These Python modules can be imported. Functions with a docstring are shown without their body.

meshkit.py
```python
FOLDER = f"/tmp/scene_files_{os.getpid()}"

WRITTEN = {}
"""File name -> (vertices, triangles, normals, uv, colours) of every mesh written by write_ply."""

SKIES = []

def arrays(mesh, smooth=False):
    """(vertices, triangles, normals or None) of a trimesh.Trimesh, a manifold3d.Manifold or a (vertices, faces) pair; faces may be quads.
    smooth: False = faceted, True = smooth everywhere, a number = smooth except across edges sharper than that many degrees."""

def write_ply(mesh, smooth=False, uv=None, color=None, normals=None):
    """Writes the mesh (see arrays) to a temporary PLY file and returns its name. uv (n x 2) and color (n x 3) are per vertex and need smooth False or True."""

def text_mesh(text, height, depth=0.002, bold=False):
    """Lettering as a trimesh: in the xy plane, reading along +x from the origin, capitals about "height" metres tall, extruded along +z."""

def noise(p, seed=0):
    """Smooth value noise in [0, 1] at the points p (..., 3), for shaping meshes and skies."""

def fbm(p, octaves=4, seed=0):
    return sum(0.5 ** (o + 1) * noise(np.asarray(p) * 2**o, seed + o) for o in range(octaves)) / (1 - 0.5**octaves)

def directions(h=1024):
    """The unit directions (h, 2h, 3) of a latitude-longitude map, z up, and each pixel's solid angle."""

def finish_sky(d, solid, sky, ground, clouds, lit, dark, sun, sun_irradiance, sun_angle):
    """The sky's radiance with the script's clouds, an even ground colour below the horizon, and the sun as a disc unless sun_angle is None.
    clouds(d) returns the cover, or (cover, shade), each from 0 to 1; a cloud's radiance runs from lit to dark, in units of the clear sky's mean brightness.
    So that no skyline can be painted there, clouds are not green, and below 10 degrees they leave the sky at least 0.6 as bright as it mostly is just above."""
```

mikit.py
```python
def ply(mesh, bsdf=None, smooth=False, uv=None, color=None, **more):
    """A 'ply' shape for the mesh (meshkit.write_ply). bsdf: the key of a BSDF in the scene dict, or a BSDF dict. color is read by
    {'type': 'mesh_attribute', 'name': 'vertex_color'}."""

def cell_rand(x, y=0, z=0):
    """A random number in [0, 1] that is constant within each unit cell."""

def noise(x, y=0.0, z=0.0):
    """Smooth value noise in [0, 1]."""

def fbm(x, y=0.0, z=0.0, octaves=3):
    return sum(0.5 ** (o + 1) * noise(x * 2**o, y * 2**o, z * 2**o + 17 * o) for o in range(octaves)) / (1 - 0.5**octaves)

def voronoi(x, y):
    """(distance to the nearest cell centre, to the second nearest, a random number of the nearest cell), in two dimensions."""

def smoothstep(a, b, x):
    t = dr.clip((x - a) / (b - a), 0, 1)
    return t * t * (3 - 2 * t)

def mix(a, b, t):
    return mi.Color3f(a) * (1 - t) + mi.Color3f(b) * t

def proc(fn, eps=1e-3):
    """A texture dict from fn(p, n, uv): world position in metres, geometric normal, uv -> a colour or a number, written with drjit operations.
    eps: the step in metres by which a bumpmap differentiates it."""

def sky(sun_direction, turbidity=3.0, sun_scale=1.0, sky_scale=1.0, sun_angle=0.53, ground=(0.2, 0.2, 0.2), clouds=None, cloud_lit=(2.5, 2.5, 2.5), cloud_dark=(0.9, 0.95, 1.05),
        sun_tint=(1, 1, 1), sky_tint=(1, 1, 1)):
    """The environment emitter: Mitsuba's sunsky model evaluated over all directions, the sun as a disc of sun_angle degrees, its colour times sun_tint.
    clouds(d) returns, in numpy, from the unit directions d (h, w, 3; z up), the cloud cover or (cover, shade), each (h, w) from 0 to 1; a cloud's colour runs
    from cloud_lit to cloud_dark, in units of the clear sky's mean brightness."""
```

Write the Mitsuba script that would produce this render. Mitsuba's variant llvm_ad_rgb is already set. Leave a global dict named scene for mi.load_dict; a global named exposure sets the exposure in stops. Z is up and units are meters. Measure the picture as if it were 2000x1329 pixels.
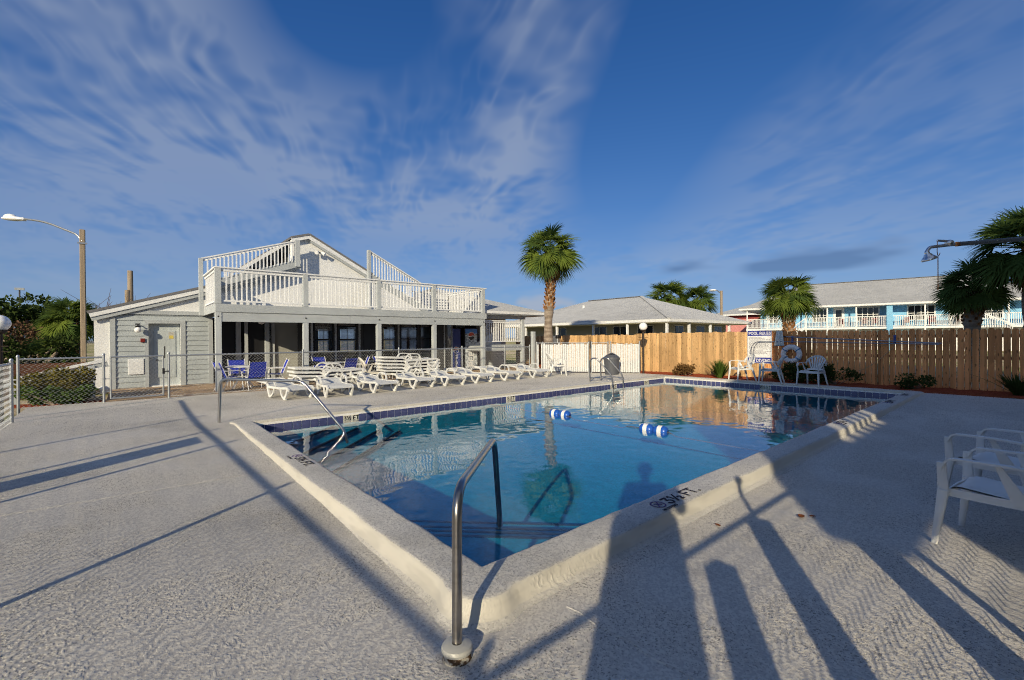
import math, random
import numpy as np, trimesh, mitsuba as mi, drjit as dr
import mikit, meshkit
from mikit import proc, noise, fbm, voronoi, cell_rand, smoothstep, mix
from meshkit import text_mesh
from shapely.geometry import Polygon

scene, labels = {}, {}
T = mi.ScalarTransform4f

# ------------------------------------------------------------------ camera, sky, exposure
CAM = np.array([-1.677, -2.257, 1.40])
YAW, PITCH, ROLL = 0.70592, -0.00491, -0.00708
fwd = np.array([math.sin(YAW) * math.cos(PITCH), math.cos(YAW) * math.cos(PITCH), math.sin(PITCH)])
rgt = np.array([math.cos(YAW), -math.sin(YAW), 0.0])
upv = np.cross(rgt, fwd)
upc = -math.sin(ROLL) * rgt + math.cos(ROLL) * upv
scene['camera'] = {'type': 'perspective', 'fov': 96.77, 'fov_axis': 'x', 'near_clip': 0.05, 'far_clip': 2000.0,
                   'to_world': T().look_at(origin=CAM.tolist(), target=(CAM + fwd).tolist(), up=upc.tolist())}
AZ, EL = math.radians(33.4), math.radians(19.0)
SUN = np.array([-math.cos(AZ) * math.cos(EL), -math.sin(AZ) * math.cos(EL), math.sin(EL)])
exposure = 2.2


def clouds(d):
    """Thin cirrus in long combed streaks, a low band of grey stratus far off in the north east, small heaps on the horizon."""
    N = meshkit.noise
    x, y, z = d[..., 0], d[..., 1], np.maximum(d[..., 2], 0.0)
    q = np.stack([x, y], -1) / (z[..., None] + 0.10)
    c, s = math.cos(1.15), math.sin(1.15)
    a, b = q[..., 0] * c + q[..., 1] * s, -q[..., 0] * s + q[..., 1] * c

    def P(u, v, w, seed):
        return N(np.stack([u, v, np.full_like(u, w)], -1), seed)
    wob = 1.3 * (P(a * 0.7, b * 0.7, 0.5, 3) - 0.5) + 0.45 * (P(a * 2.1, b * 2.1, 0.5, 4) - 0.5)
    aa, bb = a + wob, b + 0.8 * wob
    big = 0.6 * P(aa * 0.33, bb * 0.55, 1.5, 11) + 0.4 * P(aa * 0.8, bb * 1.2, 2.5, 12)
    comb = 0.45 * P(aa * 0.9, bb * 4.0, 3.5, 13) + 0.33 * P(aa * 2.0, bb * 9.0, 4.5, 14) + 0.22 * P(aa * 5.0, bb * 19.0, 5.5, 15)
    patch = np.clip((big - 0.36) / 0.40, 0, 1)
    cir = patch * np.clip((comb - 0.20) / 0.62, 0, 1)
    az = np.degrees(np.arctan2(x, y)) - math.degrees(YAW)
    az = (az + 180) % 360 - 180
    el = np.degrees(np.arcsin(np.clip(d[..., 2], -1, 1)))

    def blob(a0, e0, wa, we, tilt=0.0):
        da, de = az - a0, el - e0
        t = math.radians(tilt)
        u, v = da * math.cos(t) + de * math.sin(t), -da * math.sin(t) + de * math.cos(t)
        return np.exp(-(u / wa) ** 2 - (v / we) ** 2)
    veil = 0.55 * blob(-36, 20, 17, 8, 8) + 0.45 * blob(-10, 16, 18, 7, 0) + 0.80 * blob(2, 24, 6.0, 12, -26) + 0.5 * blob(8, 34, 10, 7, -20) + 0.80 * blob(-42, 32, 11, 8, 0) \
        + 0.45 * blob(40, 17, 16, 3.2, 18) + 0.45 * blob(32, 10, 22, 2.2, 6) + 0.35 * blob(38, 23, 14, 2.2, 20)
    clear = 0.9 * blob(15, 24, 8, 12, -25) + 0.9 * blob(-20, 35, 10, 6, 0) + 0.6 * blob(25, 32, 13, 7, 0)
    front = np.abs(az) < 90
    w = np.where(front, np.clip(0.30 + veil - clear, 0, 1.2), np.clip(0.30 + 1.0 * np.clip((np.abs(az) - 85) / 30, 0, 1), 0, 1.3))  # cloud behind the view is added to whiten the fill light
    rag0 = N(np.stack([az * 0.09, el * 0.7, 0 * az], -1), 61)
    # fine combed filaments, their direction turning slowly across the sky
    def ridge(u, v, w_, s_):
        return 1 - np.abs(2 * P(u, v, w_, s_) - 1)
    a2, b2 = aa + 0.22 * (P(a * 4.5, b * 4.5, 0.5, 5) - 0.5), bb + 0.22 * (P(a * 4.5, b * 4.5, 2.5, 6) - 0.5)
    fil = 0.42 * ridge(a2 * 1.4, b2 * 5.0, 6.5, 16) + 0.33 * ridge(a2 * 3.4, b2 * 13.0, 7.5, 17) + 0.25 * ridge(a2 * 8.0, b2 * 30.0, 8.5, 18)
    puff = 0.48 * P(q[..., 0] * 2.2, q[..., 1] * 2.2, 1.0, 51) + 0.29 * P(q[..., 0] * 6, q[..., 1] * 6, 1.0, 52) + 0.23 * P(q[..., 0] * 17, q[..., 1] * 17, 1.0, 53)
    tex = np.clip((0.14 * comb + 0.44 * fil + 0.42 * puff - 0.455) / 0.21, 0, 1)
    cover = np.clip(w * (0.06 + 0.94 * tex ** 1.3) * (0.40 + 0.75 * patch) * np.where(front, 0.66, 0.80), 0, 0.70)
    haze = (0.34 + 0.18 * rag0) * np.exp(-(np.maximum(el, 0) / 9.5) ** 1.5) + 0.10 * np.exp(-(el / 20.0) ** 2)
    cover = cover + (1 - cover) * haze
    # low grey stratus, ragged, and small white heaps
    rag = 0.6 * N(np.stack([az * 0.16, el * 0.8, 0 * az], -1), 21) + 0.4 * N(np.stack([az * 0.5, el * 1.9, 0 * az], -1), 22)
    low = blob(33, 7.6, 9.5, 1.7, 4) + 0.6 * blob(21, 8.4, 4, 0.9, 10) + 0.5 * blob(14, 9.6, 3.4, 0.8, 0) + 0.5 * blob(70, 9, 20, 1.5, 0) + 0.5 * blob(-120, 9, 40, 1.5, 0)
    lowc = np.clip((low * (0.35 + 1.1 * rag) - 0.30) / 0.42, 0, 1)
    cum = np.clip(((blob(4, 4.0, 5, 1.5) + 0.8 * blob(-60, 4, 14, 1.8) + blob(150, 4, 30, 1.5)) * (0.4 + N(np.stack([az * 0.8, el * 1.1, 0 * az], -1), 31)) - 0.45) / 0.4, 0, 1)
    total = np.clip(cover * (1 - lowc) + 0.52 * lowc + 0.55 * cum * (1 - lowc), 0, 0.9)
    shade = np.clip(0.95 * lowc, 0, 1)
    return total, shade


scene['sky'] = mikit.sky(SUN.tolist(), turbidity=2.6, clouds=clouds, cloud_lit=(2.3, 2.65, 3.3), cloud_dark=(0.95, 1.0, 1.32),
                         sky_tint=(0.17, 0.42, 0.83), sun_tint=(0.83, 0.98, 1.25), ground=(0.25, 0.24, 0.22))


# ------------------------------------------------------------------ helpers
class MB:
    """Collects pieces into one mesh."""
    def __init__(self):
        self.v, self.f, self.n = [], [], 0

    def raw(self, v, f):
        v, f = np.asarray(v, float), np.asarray(f, int)
        if f.shape[1] == 4:
            f = np.vstack([f[:, [0, 1, 2]], f[:, [0, 2, 3]]])
        self.v.append(v); self.f.append(f + self.n); self.n += len(v)
        return self

    def add(self, m, M=None):
        v = np.array(m.vertices)
        if M is not None:
            v = v @ M[:3, :3].T + M[:3, 3]
        return self.raw(v, m.faces)

    def box(self, lo, hi):
        x0, y0, z0 = lo; x1, y1, z1 = hi
        v = [(x0, y0, z0), (x1, y0, z0), (x1, y1, z0), (x0, y1, z0), (x0, y0, z1), (x1, y0, z1), (x1, y1, z1), (x0, y1, z1)]
        return self.raw(v, [(0, 3, 2, 1), (4, 5, 6, 7), (0, 1, 5, 4), (1, 2, 6, 5), (2, 3, 7, 6), (3, 0, 4, 7)])

    def cbox(self, lo, hi, c=0.006):
        """box with chamfered vertical and top edges (hull of shifted corners)"""
        lo, hi = np.array(lo, float), np.array(hi, float)
        pts = []
        for ax in range(3):
            for sx in (0, 1):
                for sy in (0, 1):
                    for sz in (0, 1):
                        p = np.where([sx, sy, sz], hi, lo).astype(float)
                        for k in range(3):
                            if k != ax:
                                p[k] += c if [sx, sy, sz][k] == 0 else -c
                        pts.append(p)
        h = trimesh.convex.convex_hull(np.array(pts))
        return self.add(h)

    def beam(self, a, b, w, h, up=(0, 0, 1)):
        """rectangular bar from a to b; w across, h along up"""
        a, b, up = np.array(a, float), np.array(b, float), np.array(up, float)
        d = b - a; d /= np.linalg.norm(d)
        s = np.cross(d, up); s /= np.linalg.norm(s)
        u = np.cross(s, d)
        v = [p + i * s * w / 2 + j * u * h / 2 for p in (a, b) for i, j in ((-1, -1), (1, -1), (1, 1), (-1, 1))]
        return self.raw(v, [(0, 1, 2, 3), (7, 6, 5, 4), (0, 4, 5, 1), (1, 5, 6, 2), (2, 6, 7, 3), (3, 7, 4, 0)])

    def tube(self, pts, r, n=10, cap=True):
        p = np.asarray(pts, float)
        t = np.gradient(p, axis=0)
        t /= np.linalg.norm(t, axis=1, keepdims=True) + 1e-12
        ref = np.array([0, 0, 1.0]) if abs(t[0, 2]) < 0.9 else np.array([1.0, 0, 0])
        a = np.cross(t[0], ref); a /= np.linalg.norm(a)
        rr = np.broadcast_to(np.asarray(r, float), (len(p),))
        rings, ang = [], np.arange(n) * 2 * np.pi / n
        for i in range(len(p)):
            a = a - t[i] * (a @ t[i]); a /= np.linalg.norm(a)
            b = np.cross(t[i], a)
            rings.append(p[i] + rr[i] * (np.cos(ang)[:, None] * a + np.sin(ang)[:, None] * b))
        v = np.vstack(rings)
        i, j = np.meshgrid(np.arange(len(p) - 1), np.arange(n), indexing='ij')
        q = np.stack([i * n + j, i * n + (j + 1) % n, (i + 1) * n + (j + 1) % n, (i + 1) * n + j], -1).reshape(-1, 4)
        self.raw(v, q)
        if cap and n > 3:
            for k, sgn in ((0, -1), (len(p) - 1, 1)):
                c = np.vstack([rings[k], p[k][None]])
                f = [(x, (x + 1) % n, n) if sgn > 0 else ((x + 1) % n, x, n) for x in range(n)]
                self.raw(c, np.array(f))
        return self

    def lathe(self, prof, c=(0, 0, 0), n=24):
        prof = np.asarray(prof, float); c = np.asarray(c, float)
        ang = np.arange(n) * 2 * np.pi / n
        v = np.stack([prof[:, None, 0] * np.cos(ang), prof[:, None, 0] * np.sin(ang), np.repeat(prof[:, 1:2], n, 1)], -1).reshape(-1, 3) + c
        i, j = np.meshgrid(np.arange(len(prof) - 1), np.arange(n), indexing='ij')
        q = np.stack([i * n + j, i * n + (j + 1) % n, (i + 1) * n + (j + 1) % n, (i + 1) * n + j], -1).reshape(-1, 4)
        return self.raw(v, q)

    def prism(self, poly, o, ex, ey, depth):
        """polygon (in the plane o + a ex + b ey) thickened by depth along ex x ey"""
        m = trimesh.creation.extrude_polygon(Polygon(poly), depth, engine='earcut')
        ex, ey = np.array(ex, float), np.array(ey, float)
        M = np.eye(4); M[:3, 0], M[:3, 1], M[:3, 2], M[:3, 3] = ex, ey, np.cross(ex, ey), o
        return self.add(m, M)

    def ball(self, c, r, sub=2):
        m = trimesh.creation.icosphere(subdivisions=sub, radius=1.0)
        return self.raw(np.array(m.vertices) * np.asarray(r) + np.asarray(c), m.faces)

    def mesh(self):
        return trimesh.Trimesh(np.vstack(self.v), np.vstack(self.f), process=False)


def smooth_path(pts, n=6, r=0.3):
    """rounds the corners of a polyline: each inner corner becomes an arc cut r of the way (metres) along its legs"""
    p = [np.array(q, float) for q in pts]
    out = [p[0]]
    for i in range(1, len(p) - 1):
        a, b, c = p[i - 1], p[i], p[i + 1]
        la, lc = np.linalg.norm(a - b), np.linalg.norm(c - b)
        k = min(r, la * 0.49, lc * 0.49)
        s, e = b + (a - b) / la * k, b + (c - b) / lc * k
        for t in np.linspace(0, 1, n):
            out.append((1 - t) ** 2 * s + 2 * t * (1 - t) * b + t * t * e)
    out.append(p[-1])
    return np.array(out)


def numbered(key):
    if key not in scene and key not in labels and key not in _used:
        _used.add(key); return key
    k = _count.get(key, 1)
    while f'{key}_{k:03d}' in _used:
        k += 1
    _count[key] = k + 1
    _used.add(f'{key}_{k:03d}')
    return f'{key}_{k:03d}'


_used, _count = set(), {}


def thing(name, label, cat, group=None):
    key = numbered(name)
    labels[key] = {'label': label, 'category': cat}
    if group:
        labels[key]['group'] = group
    return key


def shape(mesh, mat, smooth=False, **kw):
    if isinstance(mesh, MB):
        mesh = mesh.mesh()
    return mikit.ply(mesh, mat, smooth, **kw)


def put(name, sh, parent=None, M=None, label=None):
    key = numbered((parent + '__' if parent else '') + name)
    if M is not None:
        sh = {**sh, 'to_world': T(M)}
    scene[key] = sh
    if label:
        labels[key] = {'label': label}
    return key


def obj(name, mesh, mat, parent=None, smooth=False, label=None, **kw):
    return put(name, shape(mesh, mat, smooth, **kw), parent, None, label)


def single(name, label, cat, mesh, mat, smooth=False, group=None, **kw):
    key = obj(name, mesh, mat, None, smooth, **kw)
    labels[key] = {'label': label, 'category': cat}
    if group:
        labels[key]['group'] = group
    return key


def struct(name, mesh, mat, smooth=False, **kw):
    key = obj(name, mesh, mat, None, smooth, **kw)
    labels[key] = {'kind': 'structure'}
    return key


def MT(x=0, y=0, z=0, rz=0.0, s=1.0, rx=0.0, ry=0.0):
    c, sn = math.cos(rz), math.sin(rz)
    Rz = np.array([[c, -sn, 0], [sn, c, 0], [0, 0, 1]])
    c, sn = math.cos(rx), math.sin(rx)
    Rx = np.array([[1, 0, 0], [0, c, -sn], [0, sn, c]])
    c, sn = math.cos(ry), math.sin(ry)
    Ry = np.array([[c, 0, sn], [0, 1, 0], [-sn, 0, c]])
    M = np.eye(4); M[:3, :3] = Rz @ Ry @ Rx * s; M[:3, 3] = (x, y, z)
    return M


def frame(o, ex, ey):
    ex, ey = np.array(ex, float), np.array(ey, float)
    ex /= np.linalg.norm(ex); ey -= ex * (ex @ ey); ey /= np.linalg.norm(ey)
    M = np.eye(4); M[:3, 0], M[:3, 1], M[:3, 2], M[:3, 3] = ex, ey, np.cross(ex, ey), o
    return M


def rng(seed):
    return np.random.default_rng(seed)


# ------------------------------------------------------------------ materials
def mat(name, col, rough=0.6, spec=0.3, metallic=0.0, two=True, bump=None, **kw):
    b = {'type': 'principled', 'base_color': {'type': 'rgb', 'value': list(col)} if not isinstance(col, dict) else col, 'roughness': rough, 'specular': spec, **kw}
    if metallic:
        b['metallic'] = metallic
    if bump:
        b = {'type': 'bumpmap', 'arbitrary': bump[0], 'bsdf': b, 'scale': bump[1]} if False else {'type': 'bumpmap', 'tex': bump[0], 'nested': b, 'scale': bump[1]}
    if two:
        b = {'type': 'twosided', 'nested': b}
    scene[name] = b
    return name


def C3(r, g, b):
    return mi.Color3f(r, g, b)


# sprayed knock-down pool deck: cream splatter standing on a greyer base
def deck_rough(p):
    return smoothstep(0.36, 0.62, fbm(p.x * 1.9, p.y * 2.6, 9.0, 3))


def deck_h(p, n, uv):
    q = fbm(p.x * 85, p.y * 85, 3.1, 2)
    g = noise(p.x * 230, p.y * 230, 7.7)
    return (0.30 + 0.70 * deck_rough(p)) * smoothstep(0.40, 0.60, q) + 0.22 * g


def deck_c(p, n, uv):
    q = fbm(p.x * 85, p.y * 85, 3.1, 2)
    r = deck_rough(p)
    w = fbm(p.x * 0.5, p.y * 0.5, 1.0, 3)
    st = smoothstep(0.62, 0.78, fbm(p.x * 0.9, p.y * 0.9, 14.0, 4))
    pit = smoothstep(0.66, 0.80, noise(p.x * 135, p.y * 135, 2.2)) * (0.35 + 0.65 * r)
    c = mix(C3(0.420, 0.398, 0.362), C3(0.515, 0.490, 0.440), smoothstep(0.40, 0.62, q))
    c = c * (0.80 + 0.36 * w) * (1 - 0.15 * st)
    return c * (1 - 0.50 * pit)


def coping_c(p, n, uv):
    q = fbm(p.x * 85, p.y * 85, 3.1, 2)
    side = 1 - smoothstep(0.72, 0.93, dr.abs(n.z))
    pit = smoothstep(0.68, 0.82, noise(p.x * 135, p.y * 135, 2.2)) * 0.32 * (1 - side)
    c = mix(C3(0.405, 0.392, 0.365), C3(0.495, 0.478, 0.438), smoothstep(0.40, 0.62, q))
    c = mix(c, C3(0.50, 0.475, 0.415), side)
    dirt = smoothstep(0.50, 0.75, fbm(p.x * 3.2, p.y * 3.2, p.z * 12, 4))
    return c * (0.86 + 0.28 * fbm(p.x * 1.3, p.y * 1.3, p.z * 3, 3)) * (1 - pit) * (1 - 0.12 * dirt)


mat('mat_deck', proc(deck_c), 0.55, 0.35, bump=(proc(deck_h, 2e-3), 0.0042))
mat('mat_coping', proc(coping_c), 0.5, 0.35, bump=(proc(deck_h, 2e-3), 0.0030))


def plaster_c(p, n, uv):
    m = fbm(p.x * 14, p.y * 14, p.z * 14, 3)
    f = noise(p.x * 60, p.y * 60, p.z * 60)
    return C3(0.006, 0.170, 0.290) * (0.50 + 0.55 * m + 0.50 * f)  # mottling painted in place of sparkling light on the floor


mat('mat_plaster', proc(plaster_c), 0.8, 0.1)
mat('mat_nosing', (0.010, 0.035, 0.07), 0.6, 0.1)
scene['mat_water'] = {'type': 'thindielectric', 'int_ior': 1.25, 'ext_ior': 1.0}


def tile_c(p, n, uv):
    k = cell_rand(dr.floor((p.x + p.y) / 0.152), 3.0, 1.0)
    s = fbm(p.x * 22, p.y * 22, p.z * 60, 2)
    return mix(C3(0.040, 0.046, 0.125), C3(0.095, 0.105, 0.225), s * 0.7 + 0.4 * k - 0.1)


mat('mat_tile', proc(tile_c), 0.12, 0.5)
mat('mat_tile_white', (0.62, 0.60, 0.52), 0.2, 0.5)
mat('mat_grout', (0.72, 0.71, 0.68), 0.8, 0.1)
mat('mat_black', (0.012, 0.012, 0.013), 0.5, 0.3)
mat('mat_marking', (0.03, 0.03, 0.045), 0.7, 0.1)
mat('mat_mark_purple', (0.10, 0.07, 0.18), 0.7, 0.1)
# ------------------------------------------------------------------ ground, deck, pool
L, W = 13.08, 6.60            # pool inside length (x) and width (y)


def deck_z(x, y):
    x, y = np.asarray(x, float), np.asarray(y, float)
    sv = np.clip(y / 7.0, 0, 1) * 0.80
    su = np.clip((x - 4) / 9.6, 0, 1) * 0.62
    near = -0.122 * (1 - np.maximum(sv, su)) * (1 - 0.15 * np.minimum(sv, su))
    near = np.where((x > 4), -0.122 * (1 - sv) * (1 - su), near)
    far = -0.004 - 0.046 * np.clip((y - 6.9) / 4.0, 0, 1)
    t = np.clip((y - 6.3) / 0.7, 0, 1)
    z = np.where(x > -0.1, near * (1 - t) + far * t, near * (1 - 0.0 * t))
    tl = np.clip((y - 5.5) / 4.0, 0, 1)
    zl = near * (1 - tl) + far * tl
    blend = np.clip((x + 0.35) / 0.9, 0, 1)
    return zl * (1 - blend) + z * blend


def grid(x0, x1, y0, y1, step, zf):
    nx, ny = max(2, int((x1 - x0) / step) + 1), max(2, int((y1 - y0) / step) + 1)
    X, Y = np.meshgrid(np.linspace(x0, x1, nx), np.linspace(y0, y1, ny), indexing='ij')
    Zc = zf(X, Y)
    i, j = np.meshgrid(np.arange(nx - 1), np.arange(ny - 1), indexing='ij')
    q = np.stack([i * ny + j, (i + 1) * ny + j, (i + 1) * ny + j + 1, i * ny + j + 1], -1).reshape(-1, 4)
    return np.stack([X, Y, Zc], -1).reshape(-1, 3), q


o = 0.19
mb = MB()
for x0, x1, y0, y1 in ((-3.3, -o, -2.45, 12.15), (-o, L + o, -2.45, -o), (-o, L + o, W + o, 12.15), (L + o, 13.52, -2.45, 9.2)):
    mb.raw(*grid(x0, x1, y0, y1, 0.2, deck_z))
deck = struct('pool_deck', mb, 'mat_deck', True)
for a_, b_ in (((0.215, -0.50), (0.245, -2.42)), ((-0.42, 3.4), (-3.28, 3.5))):
    pts = [np.array(a_) + (np.array(b_) - np.array(a_)) * t_ for t_ in np.linspace(0, 1, 24)]
    pts = [(q_[0] + 0.012 * math.sin(i_ * 1.7), q_[1], float(deck_z(q_[0], q_[1])) - 0.002) for i_, q_ in enumerate(pts)]
    obj('trowel_ridge', MB().tube(pts, 0.006, 8), 'mat_deck', deck, True)


def sand_c(p, n, uv):
    a = fbm(p.x * 0.5, p.y * 0.5, 0.0, 3)
    b = fbm(p.x * 14, p.y * 14, 0.0, 3)
    return mix(C3(0.30, 0.25, 0.17), C3(0.14, 0.15, 0.06), smoothstep(0.40, 0.62, a)) * (0.6 + 0.8 * b)


mat('mat_ground', proc(sand_c), 0.95, 0.05)
mb = MB()
mb.raw(*grid(-400, 400, -400, -9, 60, lambda x, y: -0.30 + 0 * x))
mb.raw(*grid(-400, -3.3, -9, 400, 60, lambda x, y: -0.30 + 0 * x))
mb.raw(*grid(-3.3, 400, 12.15, 400, 60, lambda x, y: -0.30 + 0 * x))
mb.raw(*grid(13.5, 400, -9, 12.15, 60, lambda x, y: -0.30 + 0 * x))
mb.raw(*grid(-3.3, 13.5, -9, -2.44, 20, lambda x, y: -0.30 + 0 * x))
struct('ground', mb, 'mat_ground')


def mulch_c(p, n, uv):
    a = fbm(p.x * 30, p.y * 30, 0.0, 2)
    b = noise(p.x * 9, p.y * 60, 4.0)
    return mix(C3(0.10, 0.02, 0.012), C3(0.34, 0.085, 0.04), a * 0.7 + b * 0.3)


def mulch_h(p, n, uv):
    return fbm(p.x * 26, p.y * 26, 1.0, 2)


mat('mat_mulch', proc(mulch_c), 0.9, 0.05, bump=(proc(mulch_h, 4e-3), 0.03))
mb = MB()
mb.raw(*grid(13.5, 16.4, -4.5, 16.5, 0.15, lambda x, y: -0.05 + 0.05 * (meshkit.noise(np.stack([x * 5, y * 5, 0 * x], -1)) - 0.5) - 0.03 * (x > 15.2)))
k = struct('mulch_bed', mb, 'mat_mulch', 50)
mb = MB()
mb.raw(*grid(-3.6, -2.02, 12.2, 12.95, 0.15, lambda x, y: -0.06 + 0.05 * (meshkit.noise(np.stack([x * 5, y * 5, 0 * x], -1)) - 0.5)))
struct('mulch_bed', mb, 'mat_mulch', 50)


def paver_c(p, n, uv):
    r = cell_rand(dr.floor(p.x / 0.21), dr.floor(p.y / 0.105), 1.0)
    return mix(C3(0.22, 0.15, 0.095), C3(0.33, 0.24, 0.16), r) * (0.75 + 0.5 * fbm(p.x * 9, p.y * 9, 0.0, 3))


mat('mat_paver', proc(paver_c), 0.85, 0.1)
struct('porch_floor', MB().raw(*grid(-2.02, 16.4, 12.15, 17.6, 1.0, lambda x, y: -0.056 + 0 * x)), 'mat_paver')

# coping: a profile swept round the pool
prof = [(0.030, -0.095), (0.004, -0.088), (-0.004, -0.070), (-0.002, -0.022), (0.014, -0.004), (0.040, 0.000), (0.15, 0.001), (0.235, 0.000), (0.268, -0.002), (0.282, -0.008),
        (0.294, -0.026), (0.312, -0.066), (0.332, -0.098), (0.370, -0.122), (0.43, -0.142), (0.50, -0.19)]


def PREV(i):
    return [np.array([0.0, -1.0]), np.array([-1.0, 0.0]), np.array([0.0, 1.0]), np.array([1.0, 0.0])][i]


def coping_ring():
    path, nrm = [], []
    corner = [(0, 0), (0, W), (L, W), (L, 0)]
    step = 0.06
    for i in range(4):
        a, b = np.array(corner[i], float), np.array(corner[(i + 1) % 4], float)
        n_ = int(np.linalg.norm(b - a) / step)
        d = (b - a) / np.linalg.norm(b - a)
        nn = np.array([-d[1], d[0]])
        for t_ in np.linspace(0, 1, 11)[:-1]:      # round the outer corner
            an = t_ * math.pi / 2
            path.append(a); nrm.append((1 + 0.30 * math.sin(2 * an)) * (PREV(i) * math.cos(an) + nn * math.sin(an)))
        for k_ in range(n_):
            path.append(a + (b - a) * k_ / n_); nrm.append(nn)
    V = []
    for p, n_ in zip(path, nrm):
        for off, z in prof:
            V.append((p[0] + n_[0] * off, p[1] + n_[1] * off, z))
    V = np.array(V)
    e = meshkit.noise(V * np.array([3.0, 3.0, 9.0]), 5) - 0.5
    e2 = meshkit.noise(V * np.array([14.0, 14.0, 20.0]), 6) - 0.5
    V[:, 2] += 0.010 * e + 0.005 * e2
    V[:, 0] += 0.012 * (meshkit.noise(V * 4.0, 8) - 0.5) + 0.006 * e2
    V[:, 1] += 0.012 * (meshkit.noise(V * 4.0, 9) - 0.5) + 0.006 * e2
    m, n_ = len(prof), len(path)
    i, j = np.meshgrid(np.arange(n_), np.arange(m - 1), indexing='ij')
    q = np.stack([i * m + j, ((i + 1) % n_) * m + j, ((i + 1) % n_) * m + j + 1, i * m + j + 1], -1).reshape(-1, 4)
    return V, q[:, ::-1]


k = struct('coping', MB().raw(*coping_ring()), 'mat_coping', True)

WATER = -0.165


def floor_z(x):
    return np.interp(x, [-1, 6.0, 10.0, 20], [-0.60, -0.62, -1.10, -1.10])


mb = MB()
mb.raw(*grid(0.02, L - 0.02, 0.02, W - 0.02, 0.5, lambda x, y: floor_z(x)))
e = 0.020
mg = MB()
for a, b in (((e, e), (e, W - e)), ((e, W - e), (L - e, W - e)), ((L - e, W - e), (L - e, e)), ((L - e, e), (e, e))):
    mb.raw([(a[0], a[1], -1.3), (b[0], b[1], -1.3), (b[0], b[1], -0.236), (a[0], a[1], -0.236)], [(0, 1, 2, 3)])
    mg.raw([(a[0], a[1], -0.236), (b[0], b[1], -0.236), (b[0], b[1], -0.05), (a[0], a[1], -0.05)], [(0, 1, 2, 3)])
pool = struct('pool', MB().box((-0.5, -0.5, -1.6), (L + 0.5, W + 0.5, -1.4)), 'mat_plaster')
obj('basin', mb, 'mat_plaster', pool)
obj('tile_bed', mg, 'mat_grout', pool)
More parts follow.
